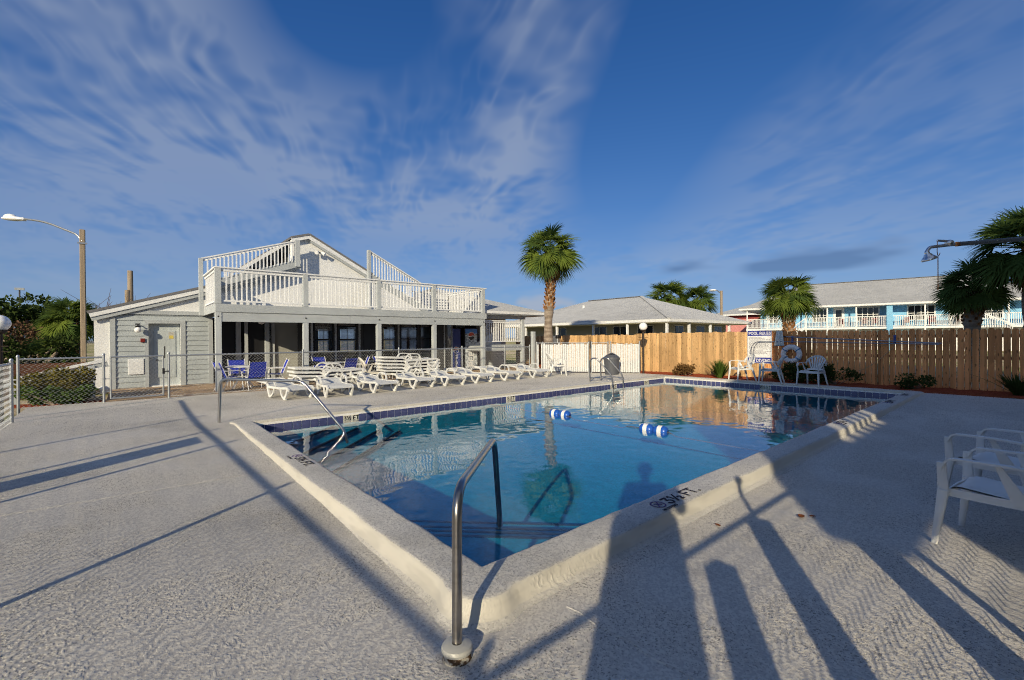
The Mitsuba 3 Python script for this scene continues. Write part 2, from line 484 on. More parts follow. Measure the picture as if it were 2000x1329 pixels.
# floor break line, and triangular corner steps with dark nosings
mb = MB()
mb.raw(*grid(5.97, 6.03, 0.03, W - 0.03, 0.3, lambda x, y: floor_z(x) + 0.006))
obj('floor_line', mb, 'mat_nosing', pool)
for cx, cy, dx, dy in ((0, 0, 1, 1), (0, W, 1, -1)):
    for s, z0, z1 in ((0.96, -0.26, -0.36), (1.28, -0.36, -0.46), (1.60, -0.46, -0.54), (1.92, -0.54, -0.70)):
        q = s * math.sqrt(2)
        tri = [(cx + dx * 0.021, cy + dy * 0.021), (cx + dx * q, cy + dy * 0.021), (cx + dx * 0.021, cy + dy * q)]
        if dx * dy < 0:
            tri = tri[::-1]
        m = MB().prism(tri, (0, 0, z1 - 0.3), (1, 0, 0), (0, 1, 0), z0 - z1 + 0.3)
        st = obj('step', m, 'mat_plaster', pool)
        a, b = np.array([cx + dx * q, cy + dy * 0.021, z0 - 0.008]), np.array([cx + dx * 0.021, cy + dy * q, z0 - 0.008])
        obj('nosing', MB().beam(a, b, 0.035, 0.030), 'mat_nosing', st)

# waterline tiles, each its own piece; cream tiles carry the depth in feet
tile = shape(MB().cbox((0.0055, 0, 0), (0.1465, 0.010, 0.146), 0.003), 'mat_tile')
tile_w = shape(MB().cbox((0.0055, 0, 0), (0.1465, 0.010, 0.146), 0.003), 'mat_tile_white')
P_ = 0.152
walls = [((e, W - e), (1, 0), L, {10: '3½ FT', 37: '5 FT', 65: '8 FT', 77: '8½ FT'}), ((L - e, W - e), (0, -1), W, {21: '8½ FT'}),
         ((L - e, e), (-1, 0), L, {}), ((e, e), (0, 1), W, {})]
for (ox, oy), (dx, dy), ln, marks in walls:
    white = {i + j for i in marks for j in (0, 1)}
    for i in range(int((ln - 0.04) / P_)):
        M = frame((ox + dx * i * P_, oy + dy * i * P_, -0.087), (dx, dy, 0), (dy, -dx, 0))
        put('tile', tile_w if i in white else tile, pool, M)
    for i, t in marks.items():
        tm = text_mesh(t, 0.088 if len(t) < 5 else 0.075, 0.003, True)
        w_ = tm.bounds[1][0]
        c = np.array([ox + dx * (i + 1) * P_, oy + dy * (i + 1) * P_, -0.160 - 0.02])
        nrm_ = np.array([dy, -dx, 0.0])
        M = frame(c + nrm_ * 0.0135 - np.array([dx, dy, 0]) * w_ / 2, (dx, dy, 0), (0, 0, 1))
        obj('depth_lettering', MB().add(tm, M), 'mat_black', pool)

# water: one rippled sheet
def ripple(x, y):
    z = 0
    for k_, (a, lx, sd) in enumerate(((0.0010, 0.85, 1), (0.0011, 0.36, 2), (0.0019, 0.13, 3))):
        z = z + a * (meshkit.noise(np.stack([x / lx + 0.2 * y, y / (lx * 0.8), 0 * x], -1), 40 + sd) - 0.5)
    return WATER + z


wm = MB().raw(*grid(0.018, L - 0.018, 0.018, W - 0.018, 0.036, ripple))
k = obj('water', wm, 'mat_water', None, True)
labels[k] = {'kind': 'structure'}


# painted markings on the coping
def marking(cx, cy, ex, ey, s, circle=True):
    k_ = thing('depth_marking', '', 'marking')
    M = frame((cx, cy, 0.0035), ex, ey)
    M[:3, :3] *= s
    tm = text_mesh('3½ FT.', 0.13, 0.002, True)
    obj('lettering', MB().add(tm, M @ MT(0.16, 0, 0)), 'mat_marking', k_)
    ring = trimesh.creation.annulus(0.062, 0.074, 0.002, sections=28)
    mb_ = MB().add(ring, M @ MT(0.06, 0.07, 0.001)).add(trimesh.creation.box((0.13, 0.012, 0.002)), M @ MT(0.06, 0.07, 0.001, 0.8))
    mb_.add(trimesh.creation.box((0.075, 0.016, 0.002)), M @ MT(0.055, 0.072, 0.003, 2.4)).add(trimesh.creation.icosphere(1, 0.011), M @ MT(0.088, 0.055, 0.0) @ np.diag([1, 1, 0.2, 1]))
    obj('no_diving_symbol', mb_, 'mat_mark_purple', k_)
    obj('no_diving_lettering', MB().add(text_mesh('NO DIVING', 0.03, 0.002, True), M @ MT(-0.03, -0.055, 0)), 'mat_marking', k_)
    return k_


k = marking(1.64, -0.225, (1, 0, 0), (0, 1, 0), 0.9)
labels[k]['label'] = 'black depth marking on near right coping, closest to the camera'
k = marking(-0.17, 3.62, (0, -1, 0), (1, 0, 0), 0.8)
labels[k]['label'] = 'worn depth marking on left coping of the pool'
k = marking(6.9, -0.17, (1, 0, 0), (0, 1, 0), 0.8)
labels[k]['label'] = 'shaded depth marking halfway along the right coping'
k = marking(10.3, -0.17, (1, 0, 0), (0, 1, 0), 0.8)
labels[k]['label'] = 'shaded depth marking on right coping, second from its far end'
k = marking(11.9, -0.17, (1, 0, 0), (0, 1, 0), 0.8)
labels[k]['label'] = 'shaded depth marking on right coping closest to its far end'
# ------------------------------------------------------------------ clubhouse
def wood_paint(base, seed, vert=False):
    def fn(p, n, uv):
        a = (p.x + p.y) if not vert else p.z
        b = p.z if not vert else (p.x + p.y)
        g = fbm(a * 1.7, b * 38.0 + seed, p.y * 3.0, 3)
        s = fbm(p.x * 2.2 + seed, p.y * 2.2, p.z * 2.2, 3)
        return C3(*base) * (0.80 + 0.16 * g + 0.24 * s)
    return proc(fn)


mat('mat_grey_wood', wood_paint((0.37, 0.395, 0.41), 1.0), 0.6, 0.25)
mat('mat_grey_post', wood_paint((0.40, 0.425, 0.44), 5.0, True), 0.6, 0.25)
mat('mat_siding', wood_paint((0.37, 0.405, 0.42), 2.0), 0.55, 0.25)
mat('mat_door', wood_paint((0.42, 0.46, 0.47), 3.0, True), 0.45, 0.3)
mat('mat_white_paint', wood_paint((0.68, 0.69, 0.70), 4.0), 0.5, 0.3)
mat('mat_white_rail', wood_paint((0.70, 0.71, 0.72), 6.0, True), 0.5, 0.3)


def stucco_c(p, n, uv):
    s = fbm(p.x * 1.1, p.y * 1.1, p.z * 1.1, 3)
    f = fbm(p.x * 30, p.y * 30, p.z * 30, 2)
    return C3(0.70, 0.705, 0.705) * (0.86 + 0.24 * s + 0.02 * f)


def stucco_h(p, n, uv):
    return fbm(p.x * 45, p.y * 45, p.z * 45, 2)


mat('mat_stucco', proc(stucco_c), 0.8, 0.1, bump=(proc(stucco_h, 1e-2), 0.0003))
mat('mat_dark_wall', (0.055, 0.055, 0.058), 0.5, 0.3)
mat('mat_trim_dark', (0.016, 0.016, 0.018), 0.35, 0.4)
mat('mat_beige_door', (0.34, 0.34, 0.31), 0.6, 0.2)
scene['mat_glass'] = {'type': 'thindielectric', 'int_ior': 1.5}
scene['mat_blind'] = {'type': 'principledthin', 'base_color': {'type': 'rgb', 'value': [0.85, 0.84, 0.80]}, 'roughness': 0.6, 'diff_trans': 1.3, 'eta': 1.3, 'spec_trans': 0.0}
mat('mat_room', (0.10, 0.10, 0.10), 0.8, 0.1)
mat('mat_globe', (0.80, 0.80, 0.80), 0.25, 0.5)
mat('mat_red_box', (0.16, 0.016, 0.012), 0.4, 0.4)
mat('mat_yellow', (0.55, 0.45, 0.10), 0.5, 0.3)


def shingle_fn(base):
    def fn(p, n, uv):
        # courses run level: spacing along the slope follows height
        row = dr.floor(p.z / 0.052)
        along = p.x + p.y * 0.731
        tab = cell_rand(dr.floor(along / 0.30 + 0.5 * cell_rand(row, 9.0, 1.0) + row * 0.37), row, 2.0)
        edge = smoothstep(0.0, 0.16, p.z / 0.052 - row)
        g = noise(p.x * 90, p.y * 90, p.z * 90)
        st = fbm(p.x * 0.5, p.y * 0.5, p.z * 0.8, 3)
        return C3(*base) * (0.76 + 0.16 * tab + 0.07 * g + 0.20 * st) * (0.86 + 0.14 * edge)
    return proc(fn)


mat('mat_shingle', shingle_fn((0.36, 0.365, 0.37)), 0.9, 0.1)
mat('mat_shingle_dark', shingle_fn((0.16, 0.16, 0.17)), 0.9, 0.1)

club = thing('clubhouse', 'grey and white clubhouse with a balcony over its porch, beside the pool', 'building')
YF = 15.80
poly = Polygon([(-2.35, -0.1), (0.56, -0.1), (0.56, 2.2), (6.0, 2.2), (6.0, 4.06), (3.636, 5.28), (3.06, 5.09), (3.06, 3.96), (-2.35, 2.22)],
               [[(-1.11, -0.02), (-0.30, -0.02), (-0.30, 1.93), (-1.11, 1.93)]])
obj('wall', MB().prism(poly, (0, YF + 0.22, 0), (1, 0, 0), (0, 0, 1), 0.22), 'mat_stucco', club)
# the wing's other sides
m = MB().box((-2.35, YF + 0.22, -0.1), (-2.13, 19.0, 2.2)).box((0.34, YF + 0.22, -0.1), (0.56, 17.3, 2.2)).box((5.8, YF + 0.22, 2.2), (6.0, 19.2, 4.0)).box((-2.35, 19.0, -0.1), (3.4, 19.2, 2.1))
obj('wall', m, 'mat_stucco', club)


def roof_slab(a, b, y0, y1, t=0.07):
    (x0, z0), (x1, z1) = a, b
    d = np.array([x1 - x0, 0, z1 - z0]); d /= np.linalg.norm(d)
    n_ = np.array([-d[2], 0, d[0]]) * t
    v = []
    for y in (y0, y1):
        v += [(x0, y, z0), (x1, y, z1), (x1 + n_[0], y, z1 + n_[2]), (x0 + n_[0], y, z0 + n_[2])]
    return MB().raw(v, [(0, 1, 2, 3), (7, 6, 5, 4), (0, 4, 5, 1), (1, 5, 6, 2), (2, 6, 7, 3), (3, 7, 4, 0)])


r1 = obj('roof', roof_slab((-2.48, 2.195), (3.06, 3.985), 15.62, 19.4), 'mat_shingle_dark', club)
obj('rake_board', MB().beam((-2.44, 15.66, 2.145), (3.05, 15.66, 3.915), 0.04, 0.135), 'mat_white_paint', r1)
obj('rake_board', MB().beam((-2.40, 15.70, 2.025), (3.05, 15.70, 3.79), 0.05, 0.11), 'mat_grey_wood', r1)
r2 = obj('roof', roof_slab((3.636, 5.30), (6.12, 4.00), 15.62, 19.4), 'mat_shingle_dark', club)
obj('rake_board', MB().beam((3.636, 15.66, 5.235), (6.09, 15.66, 3.955), 0.04, 0.15), 'mat_white_paint', r2)
obj('rake_board', MB().beam((3.70, 15.71, 5.09), (6.0, 15.71, 3.87), 0.05, 0.09), 'mat_grey_wood', r2)
r3 = obj('roof', roof_slab((3.02, 5.105), (3.645, 5.30), 15.62, 19.4), 'mat_shingle_dark', club)
obj('rake_board', MB().beam((3.03, 15.66, 5.05), (3.64, 15.66, 5.245), 0.04, 0.14), 'mat_white_paint', r3)
# clerestory gable behind the left stair
r4 = obj('roof', roof_slab((1.62, 4.02), (3.05, 5.12), 16.7, 19.4), 'mat_shingle_dark', club)
obj('rake_board', MB().beam((1.60, 16.68, 3.99), (3.04, 16.68, 5.06), 0.05, 0.12), 'mat_white_paint', r4)
obj('clerestory_wall', MB().prism([(1.60, 3.3), (3.25, 3.3), (3.25, 5.0), (3.05, 5.02), (1.72, 3.99)], (0, 17.05, 0), (1, 0, 0), (0, 0, 1), 0.1), 'mat_siding', club)
for x0, x1 in ((1.95, 2.25), (2.42, 2.72), (2.90, 3.16)):
    zt = 3.95 + (x0 - 1.75) * 0.72
    obj('clerestory_window', MB().box((x0, 16.92, zt - 0.55), (x1, 16.96, zt)), 'mat_trim_dark', club)
# siding boards, lapped
zs = np.arange(-0.03, 2.2, 0.157)
for x0, x1, full in ((-1.90, -1.18, 0), (-1.18, -0.17, 1), (-0.17, 0.47, 0)):
    for z in zs:
        if full and z < 1.95:
            continue
        zt = min(z + 0.157, 2.20)
        v = [(x0, YF - 0.034, z), (x1, YF - 0.034, z), (x1, YF - 0.008, zt), (x0, YF - 0.008, zt), (x0, YF + 0.01, z), (x1, YF + 0.01, z)]
        obj('siding_board', MB().raw(v, [(0, 1, 2, 3), (0, 4, 5, 1)]), 'mat_siding', club)
m = MB()
m.box((-2.00, YF - 0.06, -0.1), (-1.88, YF, 2.20)).box((0.45, YF - 0.05, -0.1), (0.575, YF + 0.1, 2.20)).box((-2.00, YF - 0.062, 2.203), (0.575, YF, 2.325))
obj('trim', m, 'mat_grey_wood', club)
d_ = obj('door', MB().cbox((-1.10, YF + 0.13, -0.02), (-0.31, YF + 0.18, 1.92), 0.004), 'mat_door', club, label='grey side door with a notice and a light panel')
obj('frame', MB().box((-1.20, YF - 0.05, -0.05), (-1.105, YF - 0.002, 2.03)).box((-0.305, YF - 0.05, -0.05), (-0.17, YF - 0.002, 2.03)).box((-1.105, YF - 0.05, 1.925), (-0.305, YF - 0.002, 2.03)), 'mat_grey_wood', d_)
obj('panel', MB().cbox((-0.97, YF + 0.105, 0.22), (-0.42, YF + 0.129, 1.70), 0.008), 'mat_door', d_)
obj('handle', MB().tube([(-0.93, YF + 0.09, 0.78), (-0.93, YF + 0.05, 0.78), (-0.86, YF + 0.05, 0.78)], 0.012, 8).ball((-0.93, YF + 0.1, 0.9), 0.02), 'mat_trim_dark', d_)
obj('notice', MB().box((-0.60, YF + 0.100, 1.44), (-0.46, YF + 0.104, 1.66)), 'mat_blind', d_)
obj('notice_picture', MB().box((-0.585, YF + 0.097, 1.45), (-0.475, YF + 0.099, 1.55)), 'mat_yellow', d_)
obj('vent_cover', MB().cbox((-1.60, YF - 0.075, 0.36), (-1.22, YF - 0.03, 0.84), 0.01), 'mat_white_paint', club)
la = obj('wall_lamp', MB().tube([(-1.36, YF - 0.02, 1.86), (-1.36, YF - 0.10, 1.88), (-1.36, YF - 0.20, 1.84)], 0.018, 8).box((-1.42, YF - 0.03, 1.80), (-1.30, YF - 0.005, 1.92)), 'mat_trim_dark', club)
obj('globe', MB().ball((-1.36, YF - 0.20, 1.72), 0.085, 3), 'mat_globe', la, True)
obj('alarm_box', MB().cbox((-1.30, YF - 0.09, 1.34), (-1.19, YF - 0.025, 1.46), 0.01), 'mat_red_box', club)
fl = obj('flood_light', MB().tube([(4.02, YF - 0.02, 4.72), (4.02, YF - 0.14, 4.70)], 0.02, 8).lathe([(0.05, 0), (0.05, 0.03), (0, 0.03)], (4.02, YF - 0.02, 4.70), 10), 'mat_trim_dark', club)
obj('lamp_shade', MB().tube([(3.95, YF - 0.14, 4.72), (3.86, YF - 0.24, 4.66)], [0.04, 0.075], 10).tube([(4.08, YF - 0.14, 4.70), (4.18, YF - 0.24, 4.62)], [0.04, 0.075], 10), 'mat_white_paint', fl)

# ---- porch back wall and doors (deep shade left), window wall right of it
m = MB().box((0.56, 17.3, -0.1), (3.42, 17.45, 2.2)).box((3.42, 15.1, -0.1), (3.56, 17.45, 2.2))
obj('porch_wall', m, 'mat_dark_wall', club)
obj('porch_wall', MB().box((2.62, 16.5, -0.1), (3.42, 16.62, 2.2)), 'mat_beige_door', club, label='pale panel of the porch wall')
for x0, x1 in ((1.35, 1.50), (1.62, 1.72), (2.28, 2.42), (2.47, 2.60)):
    obj('porch_trim', MB().box((x0, 16.40, -0.1), (x1, 16.52, 2.2)), 'mat_grey_post', club)
pd = obj('porch_door', MB().box((1.75, 16.55, -0.05), (2.26, 16.6, 2.1)), 'mat_trim_dark', club)
obj('porch_door', MB().box((0.62, 16.55, -0.05), (1.33, 16.6, 2.1)), 'mat_trim_dark', club)
obj('porch_lamp', MB().ball((1.95, 15.4, 2.02), (0.11, 0.11, 0.09), 2), 'mat_globe', club, True)
# hanging ladder on the porch trim
m = MB().box((2.425, 16.36, 0.35), (2.435, 16.38, 2.1)).box((2.46, 16.36, 0.35), (2.47, 16.38, 2.1))
for z in np.arange(0.6, 2.1, 0.16):
    m.box((2.436, 16.365, z), (2.459, 16.375, z + 0.015))
obj('rope_ladder', m, 'mat_trim_dark', club)

wins = [(3.56, 4.29), (4.39, 5.18), (6.16, 6.80), (6.98, 7.80), (7.88, 8.44)]
holes = [[(a, 0.55), (b, 0.55), (b, 2.06), (a, 2.06)] for a, b in wins]
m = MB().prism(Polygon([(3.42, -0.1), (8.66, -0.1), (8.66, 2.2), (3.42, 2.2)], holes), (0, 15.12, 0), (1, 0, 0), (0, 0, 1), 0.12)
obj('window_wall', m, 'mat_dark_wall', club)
for a, b in wins:
    w = obj('window', MB().box((a, 14.98, 0.55), (a + 0.05, 15.06, 2.06)).box((b - 0.05, 14.98, 0.55), (b, 15.06, 2.06)).box((a + 0.05, 14.98, 0.55), (b - 0.05, 15.06, 0.61)).box((a + 0.05, 14.98, 2.0), (b - 0.05, 15.06, 2.06))
            .box((a + 0.05, 14.985, 1.36), (b - 0.05, 15.055, 1.405)), 'mat_trim_dark', club)
    for z0, z1 in ((0.61, 1.36), (1.405, 2.0)):
        obj('pane', MB().raw([(a + 0.05, 15.02, z0), (b - 0.05, 15.02, z0), (b - 0.05, 15.02, z1), (a + 0.05, 15.02, z1)], [(0, 1, 2, 3)]), 'mat_glass', w)
    m = MB()
    for z in np.arange(1.72 if a < 4 else 1.9, 1.98, 0.03):
        m.box((a + 0.06, 15.07, z), (b - 0.06, 15.085, z + 0.012))
    obj('blind', m, 'mat_blind', w)
obj('window_sill', MB().box((3.45, 14.94, 0.50), (8.6, 15.0, 0.548)), 'mat_grey_wood', club)
for x in (3.46, 4.31, 5.22, 6.86, 8.50):
    obj('porch_trim', MB().box((x, 14.96, -0.1), (x + 0.07, 14.998, 2.2)), 'mat_grey_post', club)
od = obj('porch_door', MB().box((5.42, 14.97, -0.05), (6.06, 14.999, 2.06)), 'mat_trim_dark', club)
# the room behind with windows in its far wall
fw = [(4.97, 5.41), (5.95, 6.63), (8.14, 8.67), (9.03, 9.33), (9.52, 9.88)]
hs = [[(a, 0.85), (b, 0.85), (b, 1.86), (a, 1.86)] for a, b in fw]
m = MB().prism(Polygon([(3.56, -0.1), (10.6, -0.1), (10.6, 2.2), (3.56, 2.2)], hs), (0, 19.1, 0), (1, 0, 0), (0, 0, 1), 0.1)
m.box((3.56, 15.14, 2.16), (10.6, 19.1, 2.2)).box((3.56, 15.14, -0.1), (10.6, 19.1, -0.052)).box((3.44, 17.45, -0.1), (3.55, 19.1, 2.2)).box((10.5, 15.14, -0.05), (10.6, 19.0, 2.16))
obj('room', m, 'mat_room', club)
for a, b in fw:
    m = MB()
    for z in np.arange(0.88, 1.85, 0.042):
        m.raw([(a, 18.98, z), (b, 18.98, z), (b, 18.955, z + 0.034), (a, 18.955, z + 0.034)], [(0, 1, 2, 3)])
    m.box((a - 0.02, 18.96, 1.30), (b + 0.02, 18.99, 1.34)).box(((a + b) / 2 - 0.012, 18.96, 0.85), ((a + b) / 2 + 0.012, 18.99, 1.86))
    obj('far_blind', m, 'mat_blind', club)
gd = obj('glass_door', MB().box((8.66, 14.30, -0.03), (8.70, 14.34, 2.1)).box((9.03, 14.30, -0.03), (9.07, 14.34, 2.1)).box((8.70, 14.30, 2.02), (9.03, 14.34, 2.1)).box((8.70, 14.30, -0.03), (9.03, 14.34, 0.12)), 'mat_grey_wood', club)
obj('pane', MB().raw([(8.70, 14.32, 0.12), (9.03, 14.32, 0.12), (9.03, 14.32, 2.02), (8.70, 14.32, 2.02)], [(0, 1, 2, 3)]), 'mat_glass', gd)
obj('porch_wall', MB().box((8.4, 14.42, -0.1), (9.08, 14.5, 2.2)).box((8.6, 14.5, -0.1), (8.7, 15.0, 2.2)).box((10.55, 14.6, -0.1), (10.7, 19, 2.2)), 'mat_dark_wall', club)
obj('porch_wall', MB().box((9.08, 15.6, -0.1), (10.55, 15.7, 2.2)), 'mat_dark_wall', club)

# ---- balcony
BX0, BX1, BY0, BY1, BZ = 0.27, 9.79, 12.80, 15.78, 2.40
m = MB()
bal = obj('balcony', MB().box((BX0 + 0.03, BY0 + 0.05, BZ - 0.06), (BX1 - 0.03, BY1, BZ)), 'mat_grey_wood', club)
for x in np.arange(BX0 + 0.3, BX1 - 0.1, 0.61):
    obj('joist', MB().box((x, BY0 + 0.06, BZ - 0.24), (x + 0.045, BY1, BZ - 0.061)), 'mat_grey_wood', bal)
xs = [0.27, 2.93, 6.06, 9.79]
for i, (a, b) in enumerate(zip(xs[:-1], xs[1:])):
    obj('fascia_board', MB().cbox((a + 0.002, BY0, 2.185), (b - 0.002, BY0 + 0.045, 2.415), 0.004), 'mat_grey_wood', bal)
obj('fascia_board', MB().box((BX0, BY0 + 0.047, 2.185), (BX0 + 0.045, BY1, 2.413)), 'mat_grey_wood', bal)
obj('fascia_board', MB().box((BX1 - 0.045, BY0 + 0.047, 2.185), (BX1, BY1, 2.413)), 'mat_grey_wood', bal)
for i, (a, b) in enumerate(((0.40, 4.1), (4.1, 9.72))):
    obj('beam', MB().cbox((a + 0.002, BY0 + 0.025, 1.915), (b - 0.002, BY0 + 0.11, 2.172), 0.005), 'mat_grey_wood', bal)
mbolt = MB()
PX = (0.265, 2.595, 5.02, 7.24, 9.56)
for i, x in enumerate(PX):
    w = 0.155
    ztop = 1.912 if i else 2.18
    obj('post', MB().cbox((x, BY0 + 0.005, -0.12), (x + w, BY0 + 0.155, ztop), 0.008), 'mat_grey_post', bal)
    mbolt.lathe([(0.022, 0), (0.022, 0.02), (0, 0.02)], (x + w / 2, 0, 0), 8)
    z0 = 2.418
    obj('rail_post', MB().cbox((x if i else 0.262, BY0 + 0.003, z0), ((x if i else 0.262) + w, BY0 + 0.15, 3.42), 0.006), 'mat_grey_post', bal)
    M = frame((x + w / 2, BY0 + 0.02, 2.06), (1, 0, 0), (0, 0, 1))
    obj('bolt', MB().add(MB().lathe([(0.024, 0), (0.024, 0.016), (0.0, 0.018)], (0, 0, 0), 8).mesh(), M), 'mat_trim_dark', bal)
bl = shape(MB().box((0, 0, 2.53), (0.038, 0.038, 3.40)), 'mat_white_rail')
edges = [(PX[i] + 0.155, PX[i + 1]) for i in range(4)]
for a, b in edges:
    k_ = int(round((b - a) / 0.128))
    for j in range(1, k_):
        put('baluster', bl, bal, MT(a + (b - a) * j / k_ - 0.019, BY0 + 0.06, 0))
    obj('bottom_rail', MB().box((a, BY0 + 0.05, 2.485), (b, BY0 + 0.11, 2.53)), 'mat_white_rail', bal)
    obj('rail_block', MB().box(((a + b) / 2 - 0.04, BY0 + 0.055, 2.415), ((a + b) / 2 + 0.04, BY0 + 0.10, 2.484)), 'mat_white_rail', bal)
obj('top_rail', MB().cbox((0.25, BY0 - 0.01, 3.425), (9.79, BY0 + 0.16, 3.465), 0.006), 'mat_white_paint', bal)
obj('top_rail', MB().box((0.42, BY0 + 0.045, 3.34), (9.6, BY0 + 0.049 + 0.07, 3.40)), 'mat_white_paint', bal)
for xx, y1_ in ((0.262, 15.30), (9.66, 15.7)):
    for j in range(1, int((y1_ - BY0 - 0.15) / 0.128)):
        put('baluster', bl, bal, MT(xx + 0.05, BY0 + 0.15 + j * 0.128, 0))
    obj('top_rail', MB().box((xx - 0.012, BY0 + 0.165, 3.425), (xx + 0.15, y1_, 3.465)).box((xx + 0.03, BY0 + 0.165, 3.34), (xx + 0.10, y1_, 3.40)), 'mat_white_paint', bal)
    obj('bottom_rail', MB().box((xx + 0.04, BY0 + 0.155, 2.485), (xx + 0.10, y1_, 2.53)), 'mat_white_rail', bal)
# rear railing at the right end
for j in range(28):
    put('baluster', bl, bal, MT(7.9 + j * 0.064, 15.55, 0))
obj('top_rail', MB().box((7.8, 15.52, 3.425), (9.7, 15.66, 3.465)).box((7.8, 15.54, 2.485), (9.7, 15.60, 2.53)), 'mat_white_paint', bal)
for z in np.arange(2.66, 3.35, 0.12):
    obj('lattice_slat', MB().box((8.0, 15.30, z), (9.5, 15.32, z + 0.045)), 'mat_white_paint', bal)

# ---- stairs to the roof
def sloped_rail(parent, y, x0, x1, zr0, zr1, low0, low1, n_, zmin=None):
    f = lambda a, b, x: a + (b - a) * (x - x0) / (x1 - x0)
    obj('top_rail', MB().beam((x0 - 0.05, y, zr0 + (zr0 - zr1) / (x1 - x0) * 0.05), (x1 + 0.02, y, zr1), 0.11, 0.04), 'mat_white_paint', parent)
    obj('sub_rail', MB().beam((x0, y, zr0 - 0.07), (x1, y, zr1 - 0.07), 0.05, 0.06), 'mat_white_paint', parent)
    for j in range(1, n_):
        x = x0 + (x1 - x0) * j / n_
        z0, z1 = f(low0, low1, x), f(zr0, zr1, x) - 0.06
        if zmin:
            z0 = max(z0, zmin)
        obj('baluster', MB().box((x - 0.019, y - 0.055, z0), (x + 0.019, y - 0.03, z1)), 'mat_white_rail', parent)


st = obj('stair', MB().beam((0.45, 15.30, 3.19), (3.20, 15.30, 4.18), 0.05, 0.26), 'mat_grey_wood', club)
sloped_rail(st, 15.30, 0.27, 3.05, 4.03, 4.95, 3.22, 4.22, 24, 2.5)
obj('rail_post', MB().cbox((0.15, 15.24, 2.18), (0.27, 15.37, 4.02), 0.006), 'mat_grey_post', st)
obj('rail_post', MB().cbox((3.03, 15.24, 4.02), (3.20, 15.38, 4.99), 0.006), 'mat_grey_post', st)
for j in range(12):
    x = 0.6 + j * 0.22
    obj('tread', MB().box((x, 15.33, 3.13 + j * 0.079), (x + 0.25, 15.78, 3.17 + j * 0.079)), 'mat_grey_wood', st)
st = obj('stair', MB().beam((5.50, 14.60, 3.82), (8.05, 14.60, 2.55), 0.05, 0.27), 'mat_grey_wood', club)
sloped_rail(st, 14.60, 5.56, 7.72, 4.75, 3.68, 3.90, 2.80, 19)
obj('rail_post', MB().cbox((5.44, 14.53, 2.42), (5.56, 14.67, 4.80), 0.006), 'mat_grey_post', st)
obj('wall', MB().prism([(5.5, 2.41), (8.1, 2.41), (5.5, 3.69)], (0, 14.66, 0), (1, 0, 0), (0, 0, 1), 0.04), 'mat_white_paint', st)
for j in range(9):
    x = 5.6 + j * 0.27  # thin slotted wall, added so streaks of light reach the coping
    obj('tread', MB().box((x, 14.63, 3.78 - j * 0.137), (x + 0.29, 15.6, 3.82 - j * 0.137)), 'mat_grey_wood', st)

# ---- right wing with a raised landing
w2 = thing('wing_house', 'low house wing with hipped grey roof and white railed landing right of the clubhouse', 'building')
obj('wall', MB().box((10.0, 15.45, -0.1), (13.0, 22.0, 2.42)), 'mat_siding', w2)
ev = [(9.82, 12.95, 2.56), (13.55, 12.95, 2.56), (13.55, 23, 2.56), (9.82, 23, 2.56)]
ap = [(9.82, 17.4, 3.86), (10.6, 17.9, 3.92), (10.6, 20, 3.92)]
v = ev + ap
obj('roof', MB().raw(v, [(0, 1, 5, 4), (1, 2, 6, 5)]).raw([ev[0], ev[3], ap[2], ap[0]], [(0, 3, 2, 1)]), 'mat_shingle', w2)
obj('fascia', MB().box((9.8, 12.93, 2.44), (13.56, 12.96, 2.555)).box((13.53, 12.961, 2.44), (13.56, 23, 2.555)), 'mat_white_paint', w2)
obj('soffit', MB().box((9.83, 12.98, 2.40), (13.5, 15.45, 2.438)), 'mat_grey_wood', w2)
obj('beam', MB().box((9.85, 13.30, 2.24), (12.4, 13.40, 2.398)), 'mat_grey_wood', w2)
ld = obj('landing', MB().box((9.9, 13.32, 0.86), (12.3, 15.44, 1.06)), 'mat_grey_wood', w2)
for x in (12.14,):
    obj('post', MB().cbox((x, 13.24, -0.12), (x + 0.15, 13.39, 2.235), 0.006), 'mat_grey_post', ld)
obj('post', MB().cbox((11.35, 14.6, -0.12), (11.48, 14.73, 0.858), 0.006), 'mat_grey_post', ld)
obj('beam', MB().box((9.85, 13.26, 0.84), (12.137, 13.315, 1.10)), 'mat_grey_wood', ld)
obj('top_rail', MB().box((9.86, 13.25, 2.13), (12.138, 13.37, 2.17)).box((9.86, 13.28, 2.05), (12.138, 13.34, 2.11)), 'mat_white_paint', ld)
obj('bottom_rail', MB().box((9.86, 13.28, 1.22), (12.138, 13.34, 1.265)), 'mat_white_rail', ld)
bl2 = shape(MB().box((0, 0, 1.265), (0.038, 0.038, 2.05)), 'mat_white_rail')
for j in range(18):
    put('baluster', bl2, ld, MT(9.90 + j * 0.127, 13.29, 0))
obj('stair_panel', MB().prism([(10.2, 1.06), (11.8, 1.06), (11.8, 1.95)], (0, 14.4, 0), (1, 0, 0), (0, 0, 1), 0.05), 'mat_white_paint', ld)

# ---- vending machines in the porch
mat('mat_machine', (0.02, 0.02, 0.025), 0.35, 0.4)
mat('mat_machine_blue', (0.012, 0.03, 0.20), 0.25, 0.5)
mat('mat_sky_blue', (0.03, 0.17, 0.55), 0.3, 0.5)
mat('mat_red', (0.55, 0.07, 0.04), 0.35, 0.4)
mat('mat_white_gloss', (0.72, 0.72, 0.72), 0.3, 0.4)


def ice_c(p, n, uv):
    a = fbm(p.x * 9, p.z * 7, 3.0, 3)
    b = fbm(p.x * 30 + 4 * a, p.z * 16, 1.0, 3)
    return mix(C3(0.16, 0.19, 0.22), C3(0.62, 0.66, 0.70), smoothstep(0.35, 0.62, b))


mat('mat_ice', proc(ice_c), 0.3, 0.5)


